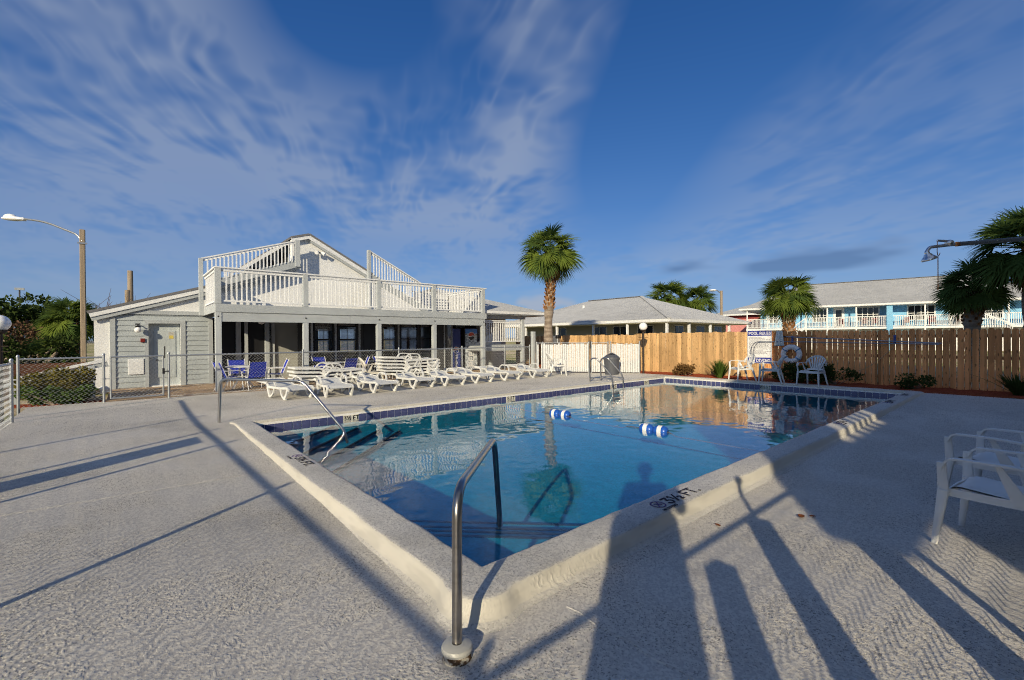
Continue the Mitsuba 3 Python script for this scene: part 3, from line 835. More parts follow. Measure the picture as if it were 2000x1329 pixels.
def machine(x0, x1, y0, label, icy):
    t = thing('vending_machine', label, 'vending machine', 'drink machines in the porch')
    obj('body', MB().cbox((x0, y0, -0.05), (x1, y0 + 0.75, 1.84), 0.015), 'mat_machine', t)
    f = obj('front_panel', MB().cbox((x0 + 0.02, y0 - 0.02, 0.02), (x1 - 0.02, y0 - 0.002, 1.81), 0.006), 'mat_ice' if icy else 'mat_machine_blue', t)
    cx, w = (x0 + x1) / 2, x1 - x0
    if icy:
        obj('top_panel', MB().cbox((x0 + 0.02, y0 - 0.026, 1.60), (x1 - 0.02, y0 - 0.021, 1.81), 0.002), 'mat_sky_blue', t)
    cz, r = (1.48, 0.17) if icy else (0.88, 0.13)
    M = frame((cx, y0 - 0.030, cz), (1, 0, 0), (0, 0, 1))
    obj('emblem_disc', MB().add(trimesh.creation.cylinder(r * 1.12, 0.006, sections=28), M), 'mat_white_gloss', t)
    th = np.linspace(0.18, math.pi - 0.10, 14)
    cap = [(r * math.cos(a), r * math.sin(a)) for a in th] + [(-r * 0.3, -r * 0.02), (r * 0.3, r * 0.22)]
    obj('emblem_top', MB().prism(cap, M[:3, 3] + np.array([0, -0.001, 0]), (1, 0, 0), (0, 0, 1), 0.006), 'mat_red', t)
    th = np.linspace(math.pi + 0.18, 2 * math.pi - 0.10, 14)
    cap = [(r * math.cos(a), r * math.sin(a)) for a in th] + [(r * 0.3, r * 0.0), (-r * 0.3, -r * 0.22)]
    obj('emblem_bottom', MB().prism(cap, M[:3, 3] + np.array([0, -0.001, 0]), (1, 0, 0), (0, 0, 1), 0.006), 'mat_machine_blue' if not icy else 'mat_dark_wall', t)
    tm = text_mesh('PEPSI', 0.26 if icy else 0.12, 0.004, True)
    ln = tm.bounds[1][0]
    s = (1.12 / ln) if icy else 0.55 / ln
    M2 = frame((cx + (0.11 if icy else 0.06), y0 - 0.031, 0.10 if icy else 0.12), (0, 0, 1), (-1, 0, 0))
    M2[:3, :3] = M2[:3, :3] @ np.diag([s, 1.0, 1.0])
    obj('lettering', MB().add(tm, M2), 'mat_white_gloss', t)
    obj('coin_slot', MB().box((x1 - 0.10, y0 - 0.034, 0.80), (x1 - 0.06, y0 - 0.03, 1.02)), 'mat_trim_dark', t)
    return t


machine(9.14, 9.66, 14.55, 'dark blue vending machine half in shade beside the glass door', False)
machine(9.78, 10.46, 14.40, 'vending machine with an icy grey front and big upright lettering', True)
# ------------------------------------------------------------------ chain link fences
mat('mat_galv', (0.42, 0.44, 0.46), 0.38, 0.5, metallic=0.75)
mat('mat_wire', (0.52, 0.54, 0.55), 0.5, 0.5)


def chain_mesh(a, b, z0, z1, pitch=0.086, r=0.0042):
    """interlocking zigzag wires between two plan points"""
    a, b = np.array(a, float), np.array(b, float)
    ln = np.linalg.norm(b - a); d = (b - a) / ln
    n_ = int(ln / pitch)
    pitch = ln / n_
    h = pitch * 1.08
    k_ = int((z1 - z0) / (h / 2))
    m = MB()
    zz = z0 + (z1 - z0) * np.arange(k_ + 1) / k_
    for i in range(n_):
        s = (i + 0.5) * pitch + np.where(np.arange(k_ + 1) % 2 == 0, -0.5, 0.5) * pitch * 1.04
        p = np.stack([a[0] + d[0] * s, a[1] + d[1] * s, zz], -1)
        m.tube(p, r, 3, cap=False)
    return m


def pipe_fence(name, label, a, b, z0, z1, posts, group=None, mesh=True, rail=True, pitch=0.086, tension=True):
    t = thing(name, label, 'fence', group)
    a, b = np.array(a, float), np.array(b, float)
    d = (b - a) / np.linalg.norm(b - a)
    for s in posts:
        p = a + d * s
        obj('post', MB().tube([(p[0], p[1], z0 - 0.1), (p[0], p[1], z1 + 0.03)], 0.027, 10).lathe([(0.030, 0), (0.030, 0.02), (0.018, 0.045), (0.0, 0.05)], (p[0], p[1], z1 + 0.03), 10), 'mat_galv', t, 40)
    if rail:
        obj('top_rail', MB().tube([(a[0], a[1], z1 - 0.02), (b[0], b[1], z1 - 0.02)], 0.021, 10), 'mat_galv', t, 40)
    if tension:
        obj('bottom_wire', MB().tube([(a[0], a[1], z0 + 0.05), (b[0], b[1], z0 + 0.05)], 0.004, 4), 'mat_wire', t)
    if mesh:
        k_ = obj('chain_mesh', chain_mesh(a, b, z0 + 0.03, z1 + 0.012, pitch), 'mat_wire', t)
        labels[k_] = {'kind': 'stuff'}
    return t


YC = 12.10
pipe_fence('chain_link_fence', 'long chain link fence in front of the clubhouse porch', (-0.83, YC), (11.55, YC), -0.06, 1.03, [0.0, 3.2, 6.3, 8.9, 11.0, 12.38])
g = pipe_fence('chain_link_fence', 'short chain link fence section in front of the hedge, left of the gate', (-3.42, 12.05), (-2.05, YC), -0.09, 1.03, [0.0, 1.37])
for z in (0.2, 0.5, 0.8):
    obj('hinge', MB().tube([(-2.05, YC, z), (-1.93, YC, z)], 0.012, 6).lathe([(0.034, -0.02), (0.034, 0.02)], (-2.05, YC, z), 10), 'mat_galv', g)
t = thing('chain_link_gate', 'closed chain link gate in front of the grey side door', 'gate')
m = MB().tube([(-1.93, YC, 0.02), (-1.93, YC, 1.02)], 0.019, 10).tube([(-0.94, YC, 0.02), (-0.94, YC, 1.02)], 0.019, 10)
m.tube([(-1.93, YC, 1.01), (-0.94, YC, 1.01)], 0.019, 10).tube([(-1.93, YC, 0.03), (-0.94, YC, 0.03)], 0.019, 10)
obj('frame', m, 'mat_galv', t, 40)
k = obj('chain_mesh', chain_mesh((-1.92, YC), (-0.95, YC), 0.04, 1.0), 'mat_wire', t)
labels[k] = {'kind': 'stuff'}
obj('latch', MB().tube([(-0.94, YC - 0.03, 0.62), (-0.83, YC - 0.03, 0.62)], 0.014, 6).cbox((-0.96, YC - 0.06, 0.56), (-0.91, YC - 0.03, 0.70), 0.006), 'mat_trim_dark', t)
obj('latch_rod', MB().tube([(-0.91, YC - 0.035, 0.95), (-0.91, YC - 0.035, 1.25)], 0.016, 6), 'mat_trim_dark', t)
# left return fence and the one behind the photographer
pipe_fence('chain_link_fence', 'chain link fence along the left edge of the deck', (-3.20, 9.58), (-3.20, -2.42), -0.14, 1.02, [0.0, 3.32, 4.97, 6.08, 8.63, 11.95], pitch=0.09)
t = thing('notice_board', 'back of a white notice board wired to the left chain link fence', 'sign')
obj('board', MB().cbox((-3.26, 3.88, 0.05), (-3.235, 4.35, 0.95), 0.004), 'mat_white_paint', t)
pipe_fence('chain_link_fence', 'chain link fence behind the camera', (-3.20, -2.42), (5.4, -2.42), -0.16, 1.02, [1.62, 4.6, 6.6, 8.6], pitch=0.09)
for x, w, zt, lb in ((-1.22, 0.16, 0.93, 'wooden post behind the camera, left one of three'), (-0.46, 0.13, 1.02, 'wooden post behind the camera with a thin finial, middle one of three'), (0.80, 0.18, 1.28, 'wooden post behind the camera, right one of three')):
    t = thing('wooden_post', lb, 'post')
    obj('shaft', MB().cbox((x - w / 2, -2.60, -0.3), (x + w / 2, -2.45, zt), 0.008), 'mat_grey_post', t)
    if 'finial' in lb:
        obj('finial', MB().tube([(x, -2.52, zt), (x, -2.52, zt + 0.33)], 0.022, 8).ball((x, -2.52, zt + 0.36), 0.045, 2), 'mat_grey_post', t)

# ------------------------------------------------------------------ hand rails and ladder
mat('mat_steel', (0.50, 0.49, 0.47), 0.22, 0.5, metallic=1.0)


def steel_worn(p, n, uv):
    s = fbm(p.x * 8, p.y * 8, p.z * 30, 3)
    return mix(C3(0.30, 0.27, 0.235), C3(0.46, 0.44, 0.42), s)


mat('mat_steel_worn', proc(steel_worn), 0.24, 0.5, metallic=1.0)
mat('mat_flange', (0.34, 0.34, 0.32), 0.4, 0.4)
t = thing('hand_rail', 'stainless steel hand rail at the near pool corner, closest to the camera', 'hand rail')
path = smooth_path([(-0.480, -0.432, -0.17), (-0.458, -0.408, 0.665), (0.615, 0.665, 0.575), (0.80, 0.86, 0.10), (0.90, 0.95, -0.30)], 9, 0.16)
obj('tube', MB().tube(path, 0.0245, 18), 'mat_steel_worn', t, True)
obj('escutcheon', MB().lathe([(0.024, 0.030), (0.050, 0.028), (0.070, 0.020), (0.076, 0.008), (0.074, -0.004), (0.066, -0.008)], (-0.480, -0.432, -0.082), 28), 'mat_flange', t, 24)
m = MB().lathe([(0.062, 0.05), (0.066, 0.025), (0.074, 0.0), (0.10, -0.03)], (-0.480, -0.432, -0.130), 26)
vv = m.v[0]; vv += 0.006 * (meshkit.noise(vv * 60) - 0.5)[:, None]


def rust_c(p, n, uv):
    s = smoothstep(0.42, 0.58, fbm(p.x * 45, p.y * 45, p.z * 45, 3))
    return mix(C3(0.10, 0.06, 0.035), C3(0.50, 0.46, 0.38), s)


mat('mat_rusty_grout', proc(rust_c), 0.9, 0.05)
obj('base', m, 'mat_rusty_grout', t, label='crumbling rust stained base')
t = thing('hand_rail', 'stainless steel hand rail at the far left pool corner, its end in the water', 'hand rail')
path = smooth_path([(-0.455, 6.925, -0.05), (-0.430, 6.900, 0.73), (0.600, 5.870, 0.695), (1.11, 5.36, -0.13), (1.15, 5.32, -0.34)], 9, 0.12)
obj('tube', MB().tube(path, 0.0235, 16), 'mat_steel', t, True)
obj('escutcheon', MB().lathe([(0.024, 0.03), (0.06, 0.022), (0.066, 0.0)], (-0.455, 6.925, -0.045), 20), 'mat_tile_white', t, 50)
t = thing('pool_ladder', 'stainless steel ladder over the far left edge of the pool', 'ladder')
for x in (9.55, 10.10):
    path = smooth_path([(x, 7.12, -0.06), (x, 7.12, 0.70), (x + 0.03, 6.90, 0.76), (x + 0.30, 6.48, 0.18), (x + 0.32, 6.44, -0.75)], 8, 0.14)
    obj('rail', MB().tube(path, 0.022, 12), 'mat_steel', t, True)
obj('cross_bar', MB().tube([(9.55, 7.12, 0.10), (10.10, 7.12, 0.10)], 0.016, 8).tube([(9.55, 7.10, 0.12), (9.86, 6.46, 0.11)], 0.014, 8).tube([(10.10, 7.10, 0.12), (10.41, 6.46, 0.11)], 0.014, 8), 'mat_steel', t, 40)
for z in (-0.32, -0.50, -0.68):
    obj('step', MB().box((9.87, 6.41, z), (10.42, 6.47, z + 0.02)), 'mat_tile_white', t)

# ------------------------------------------------------------------ white slatted fence
A_, B_ = np.array([11.35, 11.45]), np.array([13.62, 8.02])
dW = (B_ - A_) / np.linalg.norm(B_ - A_)
LW = float(np.linalg.norm(B_ - A_))
t = thing('slat_fence', 'chain link fence filled with white privacy slats and a gate', 'fence')
mat('mat_slat', (0.56, 0.57, 0.58), 0.45, 0.3)
nS = 46
r_ = rng(5)
slat = [shape(MB().cbox((0, -0.006, 0), (LW / nS - 0.012, 0.006, 1.13 + 0.02 * q), 0.003), 'mat_slat') for q in (-1, 0, 1)]
gaps = {24, 32}
for i in range(nS):
    if i in gaps or i in (1,):
        continue
    s = LW * (i + 0.1) / nS
    p = A_ + dW * s
    M = frame((p[0], p[1], -0.0), (dW[0], dW[1], r_.uniform(-.006, .006)), (-dW[1], dW[0], 0))
    put('slat', slat[r_.integers(0, 3)], t, M)
for s in (0.0, 0.25, LW * 24.5 / nS - 0.05, LW * 24.5 / nS + 0.06, LW * 32.5 / nS, LW * 32.5 / nS + 0.1, LW):
    p = A_ + dW * s
    obj('post', MB().tube([(p[0], p[1], -0.1), (p[0], p[1], 1.20)], 0.03, 10).ball((p[0], p[1], 1.20), 0.034, 1), 'mat_galv', t, 40)
pa, pb = A_, A_ + dW * LW * 32.5 / nS
obj('top_rail', MB().tube([(pa[0], pa[1], 1.17), (pb[0], pb[1], 1.17)], 0.02, 8), 'mat_galv', t)
pb2 = A_ + dW * (LW * 32.5 / nS + 0.1)
mid = (pb2 + B_) / 2
obj('top_cable', MB().tube([(pb2[0], pb2[1], 1.20), (mid[0], mid[1], 1.12), (B_[0], B_[1], 1.13)], 0.008, 6), 'mat_trim_dark', t)
p = A_ + dW * (LW * 24.5 / nS - 0.0)
obj('gate_rod', MB().tube([(p[0] - 0.08, p[1] - 0.08, 0.95), (p[0] - 0.08, p[1] - 0.08, 1.42)], 0.02, 6), 'mat_trim_dark', t)
obj('bottom_wire', MB().tube([(pa[0], pa[1], 0.0), (B_[0], B_[1], 0.0)], 0.012, 6), 'mat_trim_dark', t)

# ------------------------------------------------------------------ wooden privacy fence, pale by pale
XF = 15.25


def fence_wood(base, seed):
    def fn(p, n, uv):
        b = dr.floor((p.y + 100.0) / 0.1405)
        rr = cell_rand(b, seed, 1.0)
        r2_ = cell_rand(b, seed, 2.0)
        g = fbm(p.y * 55 + rr * 50, p.z * 2.2 + r2_ * 9, p.x * 20, 3)
        k1 = voronoi(p.y * 7.1 + rr * 37, p.z * 2.3 + r2_ * 29)
        knot = 1 - smoothstep(0.04, 0.13, k1[0])
        stain = smoothstep(0.5, 0.8, fbm(p.y * 1.1, p.z * 1.3, 3.0, 3))
        c = C3(*base) * (0.55 + 0.58 * rr) * (0.74 + 0.5 * g)
        c = mix(c, C3(0.16, 0.07, 0.025), knot * 0.75)
        return mix(c, c * 0.55, stain * 0.35)
    return proc(fn)


mat('mat_pale', fence_wood((0.68, 0.425, 0.20), 3.0), 0.7, 0.15)
mat('mat_pale_old', fence_wood((0.92, 0.40, 0.15), 4.0), 0.75, 0.12)
mat('mat_rail_wood', (0.30, 0.17, 0.08), 0.8, 0.1)
t = thing('privacy_fence', 'tall wooden privacy fence of upright pales along the far side of the pool', 'fence')
y, i = -9.0, 0
r_ = rng(12)
PW = 0.1405
dog = [(0, 0), (PW, 0), (PW, 1.0), (PW - 0.03, 1.035), (0.03, 1.035), (0, 1.0)]
pale_v = {}
while y < 17.2:
    new = y > 3.95
    wgap = 0.007 if new else 0.014
    h = 1.66 + (r_.integers(0, 4) * 0.011 if new else r_.integers(0, 4) * 0.009)
    if y > 9.2:
        h -= 0.06
    key = (new, round(h, 3))
    if key not in pale_v:
        w = PW - wgap
        if new:
            pl = [(0, 0), (w, 0), (w, h - 0.008), (w - 0.010, h), (0.010, h), (0, h - 0.008)]
        else:
            pl = [(0, 0), (w, 0), (w, h - 0.045), (w * 0.80, h), (w * 0.20, h), (0, h - 0.045)]
        pale_v[key] = shape(MB().prism(pl, (0, 0, 0), (1, 0, 0), (0, 1, 0), 0.018), 'mat_pale' if new else 'mat_pale_old')
    j = r_.uniform(-0.010, 0.008)
    M = frame((XF + j + (0.0 if new else 0.004), y, -0.12), (r_.uniform(-.05, .05), 1, r_.uniform(-.006, .006)), (0, 0, 1))
    put('pale', pale_v[key], t, M)
    y += PW
for z in (0.15, 0.75, 1.32):
    obj('rail', MB().box((XF + 0.022, -9, z), (XF + 0.06, 17.2, z + 0.09)), 'mat_rail_wood', t)
# ------------------------------------------------------------------ on the fence: sign, poles, life ring, towel
mat('mat_sign_blue', (0.035, 0.045, 0.27), 0.4, 0.3)
mat('mat_sign_white', (0.74, 0.74, 0.74), 0.4, 0.3)
mat('mat_print', (0.10, 0.10, 0.12), 0.6, 0.1)
FX = XF - 0.03


def on_fence(px_y, z, out=0.0):      # the fence's own plane: x towards the water, y along it
    return np.array([FX - out, px_y, z])


def fy(y17):       # a place measured along a plane 2.6 m further out, brought in to the fence
    return -2.257 + (XF - 0.03 + 1.677) / (17.85 + 1.677) * (y17 + 2.257)


def fz(z17):
    return 1.40 + (XF - 0.03 + 1.677) / (17.85 + 1.677) * (z17 - 1.40)


s = thing('pool_rules_sign', 'white and blue pool rules sign with NO DIVING at its foot', 'sign')
y0, y1 = fy(5.702), fy(4.769)      # left, right as seen
z0, z1 = fz(0.301), fz(1.625)
wS, hS = y0 - y1, z1 - z0
obj('board', MB().cbox((FX - 0.012, y1, z0), (FX, y0, z1), 0.002), 'mat_sign_white', s)
obj('header', MB().box((FX - 0.0145, y1 + 0.012, z1 - 0.19), (FX - 0.0121, y0 - 0.012, z1 - 0.012)), 'mat_sign_blue', s)
obj('footer', MB().box((FX - 0.0145, y1 + 0.012, z0 + 0.012), (FX - 0.0121, y0 - 0.012, z0 + 0.20)), 'mat_sign_blue', s)


def sign_text(txt, h, yc, zc, maxw, m_, bold=True, name='lettering'):
    tm = text_mesh(txt, h, 0.002, bold)
    w = tm.bounds[1][0] - tm.bounds[0][0]
    k_ = min(1.25, maxw / w)
    M = frame((FX - 0.0146, yc + k_ * w / 2, zc), (0, -1, 0), (0, 0, 1))
    M[:3, :3] = M[:3, :3] @ np.diag([k_, 1, 1])
    obj(name, MB().add(tm, M), m_, s)


sign_text('POOL RULES', 0.10, (y0 + y1) / 2, z1 - 0.150, wS * 0.90, 'mat_sign_white')
sign_text('NO DIVING', 0.10, (y0 + y1) / 2, z0 + 0.052, wS * 0.84, 'mat_sign_white')
r_ = rng(3)
m = MB()
zl = z1 - 0.255
for k_ in range(15):
    ln = wS * r_.uniform(0.45, 0.88)
    yy = y0 - 0.055
    while yy > y0 - 0.055 - ln:           # lines too small to read: word-shaped strokes
        wd = r_.uniform(0.018, 0.06)
        m.box((FX - 0.0140, yy - wd, zl), (FX - 0.0121, yy, zl + 0.014))
        yy -= wd + 0.012
    zl -= 0.040
obj('rules_print', m, 'mat_print', s)
mat('mat_pole', (0.30, 0.34, 0.40), 0.35, 0.5, metallic=0.6)
mat('mat_pole_blue', (0.05, 0.09, 0.30), 0.4, 0.4)
t = thing('pool_pole', 'long blue grey cleaning pole hung along the wooden fence, upper one', 'pole')
obj('tube', MB().tube([on_fence(fy(4.365), fz(1.368), 0.06), on_fence(fy(-0.15), fz(1.13), 0.06)], 0.017, 8), 'mat_pole', t)
obj('grip', MB().tube([on_fence(fy(4.40), fz(1.370), 0.06), on_fence(fy(4.25), fz(1.362), 0.06)], 0.026, 8), 'mat_trim_dark', t)
t = thing('rescue_hook', 'rescue pole with a curved hook hanging across the pool rules sign', 'pole')
pth = [on_fence(fy(-0.1), fz(1.10), 0.10), on_fence(fy(5.05), fz(1.19), 0.10), on_fence(fy(5.38), fz(1.16), 0.10), on_fence(fy(5.52), fz(0.92), 0.10), on_fence(fy(5.50), fz(0.62), 0.10)]
pth = smooth_path(pth, 8, 0.4)
obj('tube', MB().tube(pth[:9], 0.014, 8), 'mat_pole', t)
obj('hook', MB().tube(pth[8:], 0.009, 6).tube([q + np.array([0, -0.09, -0.015]) for q in pth[12:]], 0.006, 6), 'mat_print', t)
for yy in (4.05, 1.0):
    tb = thing('pole_bracket', 'small blue hanger bracket on the wooden fence, %s' % ('above the life ring' if yy > 2 else 'right one near the pole ends'), 'bracket')
    q = on_fence(fy(yy), fz(1.26), 0)
    obj('plate', MB().box((q[0] - 0.012, q[1] - 0.03, q[2] - 0.12), (q[0], q[1] + 0.03, q[2] + 0.12)), 'mat_pole_blue', tb)
    obj('arm', MB().box((q[0] - 0.14, q[1] - 0.012, q[2] - 0.09), (q[0] - 0.012, q[1] + 0.012, q[2] - 0.065)).box((q[0] - 0.10, q[1] - 0.012, q[2] + 0.05), (q[0] - 0.012, q[1] + 0.012, q[2] + 0.07)), 'mat_pole_blue', tb)
t = thing('life_ring', 'white life ring with blue bands on the wooden fence', 'life ring')
cy_, cz_ = fy(4.05), fz(0.70)
tor = trimesh.creation.torus(0.235, 0.085, major_sections=40, minor_sections=14)
M = frame((FX - 0.10, cy_, cz_), (0, -1, 0), (0, 0, 1))
obj('ring', MB().add(tor, M @ np.diag([1, 1, 0.75, 1])), 'mat_white_gloss', t, True)
mat('mat_band', (0.04, 0.20, 0.42), 0.5, 0.3)
for a in (0.62, 2.52, 3.75, 5.67):
    th = np.linspace(0, 2 * np.pi, 15)
    pts = [(M @ np.array([(0.235 + 0.088 * math.cos(q)) * math.cos(a), (0.235 + 0.088 * math.cos(q)) * math.sin(a), 0.068 * math.sin(q), 1]))[:3] for q in th]
    obj('band', MB().tube(pts, 0.016, 6), 'mat_band', t)
mat('mat_rope', (0.45, 0.36, 0.22), 0.9, 0.05)
rp = [on_fence(fy(3.95), fz(0.48), 0.03), on_fence(fy(3.6), fz(0.1), 0.03), on_fence(fy(3.3), fz(-0.25), 0.03)]
obj('rope', MB().tube(smooth_path(rp, 6, 0.2), 0.007, 5), 'mat_rope', t)
t = thing('fence_rope', 'loose rope slung across the shaded wooden fence, right of the chairs', 'rope')
rp = [on_fence(fy(3.6), fz(1.28), 0.04), on_fence(fy(2.6), fz(1.00), 0.04), on_fence(fy(1.15), fz(1.06), 0.04), on_fence(fy(0.95), fz(1.08), 0.04), on_fence(fy(1.5), fz(0.45), 0.04), on_fence(fy(2.0), fz(0.12), 0.04), on_fence(fy(2.5), fz(0.10), 0.04)]
obj('strand', MB().tube(smooth_path(rp, 7, 0.35), 0.007, 5), 'mat_rope', t)


def towel_c(p, n, uv):
    return C3(0.66, 0.70, 0.68) * (0.75 + 0.4 * fbm(p.x * 9, p.y * 24, p.z * 3, 3))


mat('mat_towel', proc(towel_c), 0.95, 0.05)
t = thing('hung_cloth', 'white cloth bag hung on the fence right of the pool rules sign', 'cloth')
ya, yb = fy(4.60), fy(4.33)
X, Zc = np.meshgrid(np.linspace(0, 1, 15), np.linspace(0, 1, 16), indexing='ij')
wid = 0.62 + 0.38 * Zc
yy = (ya + yb) / 2 + (0.5 - X) * 0.30 * wid
xx = FX - 0.09 - 0.022 * np.sin(X * 15 + Zc) * (0.4 + 0.6 * Zc) - 0.02 * Zc
zz = fz(1.60) - Zc * 0.50
n1, n2 = X.shape
i_, j_ = np.meshgrid(np.arange(n1 - 1), np.arange(n2 - 1), indexing='ij')
q = np.stack([i_ * n2 + j_, (i_ + 1) * n2 + j_, (i_ + 1) * n2 + j_ + 1, i_ * n2 + j_ + 1], -1).reshape(-1, 4)
obj('cloth', MB().raw(np.stack([xx, yy, zz], -1).reshape(-1, 3), q), 'mat_towel', t, True)
obj('hem', MB().box((FX - 0.135, (ya + yb) / 2 - 0.14, fz(1.60) - 0.515), (FX - 0.10, (ya + yb) / 2 + 0.14, fz(1.60) - 0.498)), 'mat_print', t)

# ------------------------------------------------------------------ lamps and poles
mat('mat_lamp_post', (0.035, 0.025, 0.02), 0.5, 0.3)


def globe_lamp(x, y, z0, zc, r, label):
    t = thing('globe_lamp', label, 'lamp post', 'globe lamp posts round the deck')
    obj('pole', MB().tube([(x, y, z0), (x, y, zc - r)], 0.042, 12), 'mat_lamp_post', t, 40)
    obj('collar', MB().lathe([(0.045, 0), (0.10, 0.03), (0.11, 0.07)], (x, y, zc - r - 0.045), 16), 'mat_lamp_post', t)
    obj('globe', MB().ball((x, y, zc), r, 3), 'mat_globe', t, True)
    obj('ladder_rest', MB().tube([(x - 0.13, y + 0.14, zc - 0.42), (x + 0.13, y - 0.14, zc - 0.42)], 0.008, 5).tube([(x - 0.13, y + 0.14, zc - 0.52), (x + 0.13, y - 0.14, zc - 0.52)], 0.008, 5), 'mat_lamp_post', t)


globe_lamp(13.72, 7.92, -0.1, 1.80, 0.155, 'black lamp post with white globe where the white fence meets the wooden fence')
globe_lamp(-3.41, 10.13, -0.3, 1.73, 0.15, 'globe lamp at the left edge of the picture, cut by it')


def pole_c(p, n, uv):
    return mix(C3(0.20, 0.15, 0.10), C3(0.40, 0.33, 0.25), fbm(p.x * 30, p.y * 30, p.z * 1.2, 3))


mat('mat_pole_wood', proc(pole_c), 0.85, 0.1)
t = thing('street_lamp', 'tall street lamp on a square wooden pole left of the clubhouse', 'street lamp')
obj('pole', MB().cbox((-2.915, 20.98, -0.3), (-2.755, 21.14, 5.55), 0.02), 'mat_pole_wood', t)
arm = smooth_path([(-2.84, 21.0, 5.10), (-2.98, 21.12, 5.36), (-3.9, 21.95, 5.86), (-4.50, 22.50, 5.97)], 6, 0.4)
obj('arm', MB().tube(arm, 0.035, 8).box((-2.97, 20.95, 5.0), (-2.70, 20.975, 5.06)), 'mat_galv', t, 40)
hd = frame((-4.78, 22.74, 5.98), (-0.76, 0.65, 0.06), (0.65, 0.76, 0))
obj('head', MB().add(MB().ball((0, 0, 0), (0.45, 0.15, 0.085), 3).box((-0.42, -0.06, -0.05), (-0.1, 0.06, 0.06)).mesh(), hd), 'mat_globe', t, True)
obj('lens', MB().add(MB().ball((0.14, 0, -0.06), (0.22, 0.13, 0.11), 2).mesh(), hd), 'mat_white_gloss', t, True)
single('utility_pole', 'bare wooden pole stub rising behind the clubhouse roof', 'pole', MB().tube([(-1.346, 36.9, -0.3), (-1.346, 36.9, 6.0)], [0.19, 0.15], 10), 'mat_pole_wood', 40)
single('wood_post', 'grey wooden post in front of the fence, left of the tall palm', 'post', MB().cbox((11.57, 11.90, -0.1), (11.72, 12.05, 1.66), 0.01), 'mat_grey_post')
t = thing('street_lamp', 'distant street lamp above the pink house', 'street lamp')
obj('pole', MB().tube([(44.26, 18.98, 0), (44.26, 18.98, 6.0)], 0.13, 8), 'mat_pole_wood', t)
obj('arm', MB().tube([(44.26, 18.98, 5.7), (44.0, 19.3, 6.05), (43.8, 19.5, 6.1)], 0.05, 6), 'mat_galv', t)
obj('head', MB().ball((43.72, 19.6, 6.06), (0.36, 0.36, 0.12), 2), 'mat_globe', t, True)
t = thing('mast', 'thin mast with a box on top behind the dark trees at far left', 'mast')
obj('pole', MB().tube([(-8.65, 56.3, 0), (-8.65, 56.3, 5.9)], 0.06, 6), 'mat_trim_dark', t)
obj('head', MB().box((-8.95, 56.2, 5.9), (-8.35, 56.4, 6.1)), 'mat_grey_wood', t)
# shower arm from the right
t = thing('outdoor_shower', 'chrome outdoor shower head on a long grey pipe at the right edge', 'shower')
mat('mat_chrome', (0.72, 0.72, 0.72), 0.08, 0.5, metallic=1.0)
mat('mat_pipe', (0.16, 0.175, 0.19), 0.4, 0.4, metallic=0.4)
mat('mat_copper', (0.50, 0.22, 0.08), 0.3, 0.5, metallic=0.9)
pl = smooth_path([(1.545, -1.850, 1.835), (1.560, -1.860, 1.862), (1.60, -1.893, 1.868), (1.66, -1.945, 1.876)], 6, 0.04)
obj('bent_neck', MB().tube(pl, 0.0085, 10), 'mat_chrome', t, True)
hd = frame((1.546, -1.851, 1.838), (0.76, -0.65, 0.35), (0.65, 0.76, 0))
obj('head', MB().add(MB().lathe([(0.0, 0.006), (0.012, 0.004), (0.015, -0.008), (0.014, -0.014), (0.022, -0.020), (0.024, -0.028), (0.031, -0.034), (0.040, -0.044), (0.043, -0.052), (0.040, -0.058), (0.0, -0.060)], (0, 0, 0), 24).mesh(), hd @ np.diag([.8, .8, .8, 1])), 'mat_chrome', t, True)
obj('valve', MB().ball((1.640, -1.928, 1.884), (0.020, 0.020, 0.017), 2).tube([(1.634, -1.925, 1.893), (1.592, -1.886, 1.897)], 0.006, 8), 'mat_chrome', t, True)
obj('collar', MB().tube([(1.668, -1.952, 1.877), (1.676, -1.958, 1.878)], 0.0125, 10), 'mat_copper', t)
obj('pipe', MB().tube([(1.676, -1.958, 1.878), (2.30, -2.56, 1.935)], 0.0115, 12), 'mat_pipe', t, 40)
obj('post', MB().cbox((2.22, -2.72, -0.25), (2.38, -2.56, 2.15), 0.01), 'mat_grey_post', t)
ch = [(1.592, -1.887, 1.895), (1.592, -1.887, 1.865), (1.590, -1.886, 1.84), (1.594, -1.889, 1.815), (1.600, -1.893, 1.82), (1.604, -1.896, 1.832)]
obj('pull_hook', MB().tube(smooth_path(ch, 4, 0.01), 0.0018, 5).tube([(1.594, -1.889, 1.815), (1.594, -1.889, 1.665)], 0.0022, 5), 'mat_copper', t)
th = np.linspace(0, 2 * np.pi, 13)
obj('pull_ring', MB().tube([(1.594 + 0.0042 * math.cos(a) * 0.76, -1.889 - 0.0042 * math.cos(a) * 0.65, 1.651 + 0.014 * math.sin(a)) for a in th], 0.0018, 5), 'mat_copper', t)
# ------------------------------------------------------------------ furniture
def plastic_c(p, n, uv):
    d = fbm(p.x * 5, p.y * 5, p.z * 5, 3)
    return C3(0.64, 0.64, 0.625) * (0.82 + 0.26 * d)


mat('mat_plastic', proc(plastic_c), 0.38, 0.4)
mat('mat_bed', (0.50, 0.51, 0.52), 0.5, 0.3)
mat('mat_plastic_aged', (0.55, 0.52, 0.46), 0.45, 0.3)


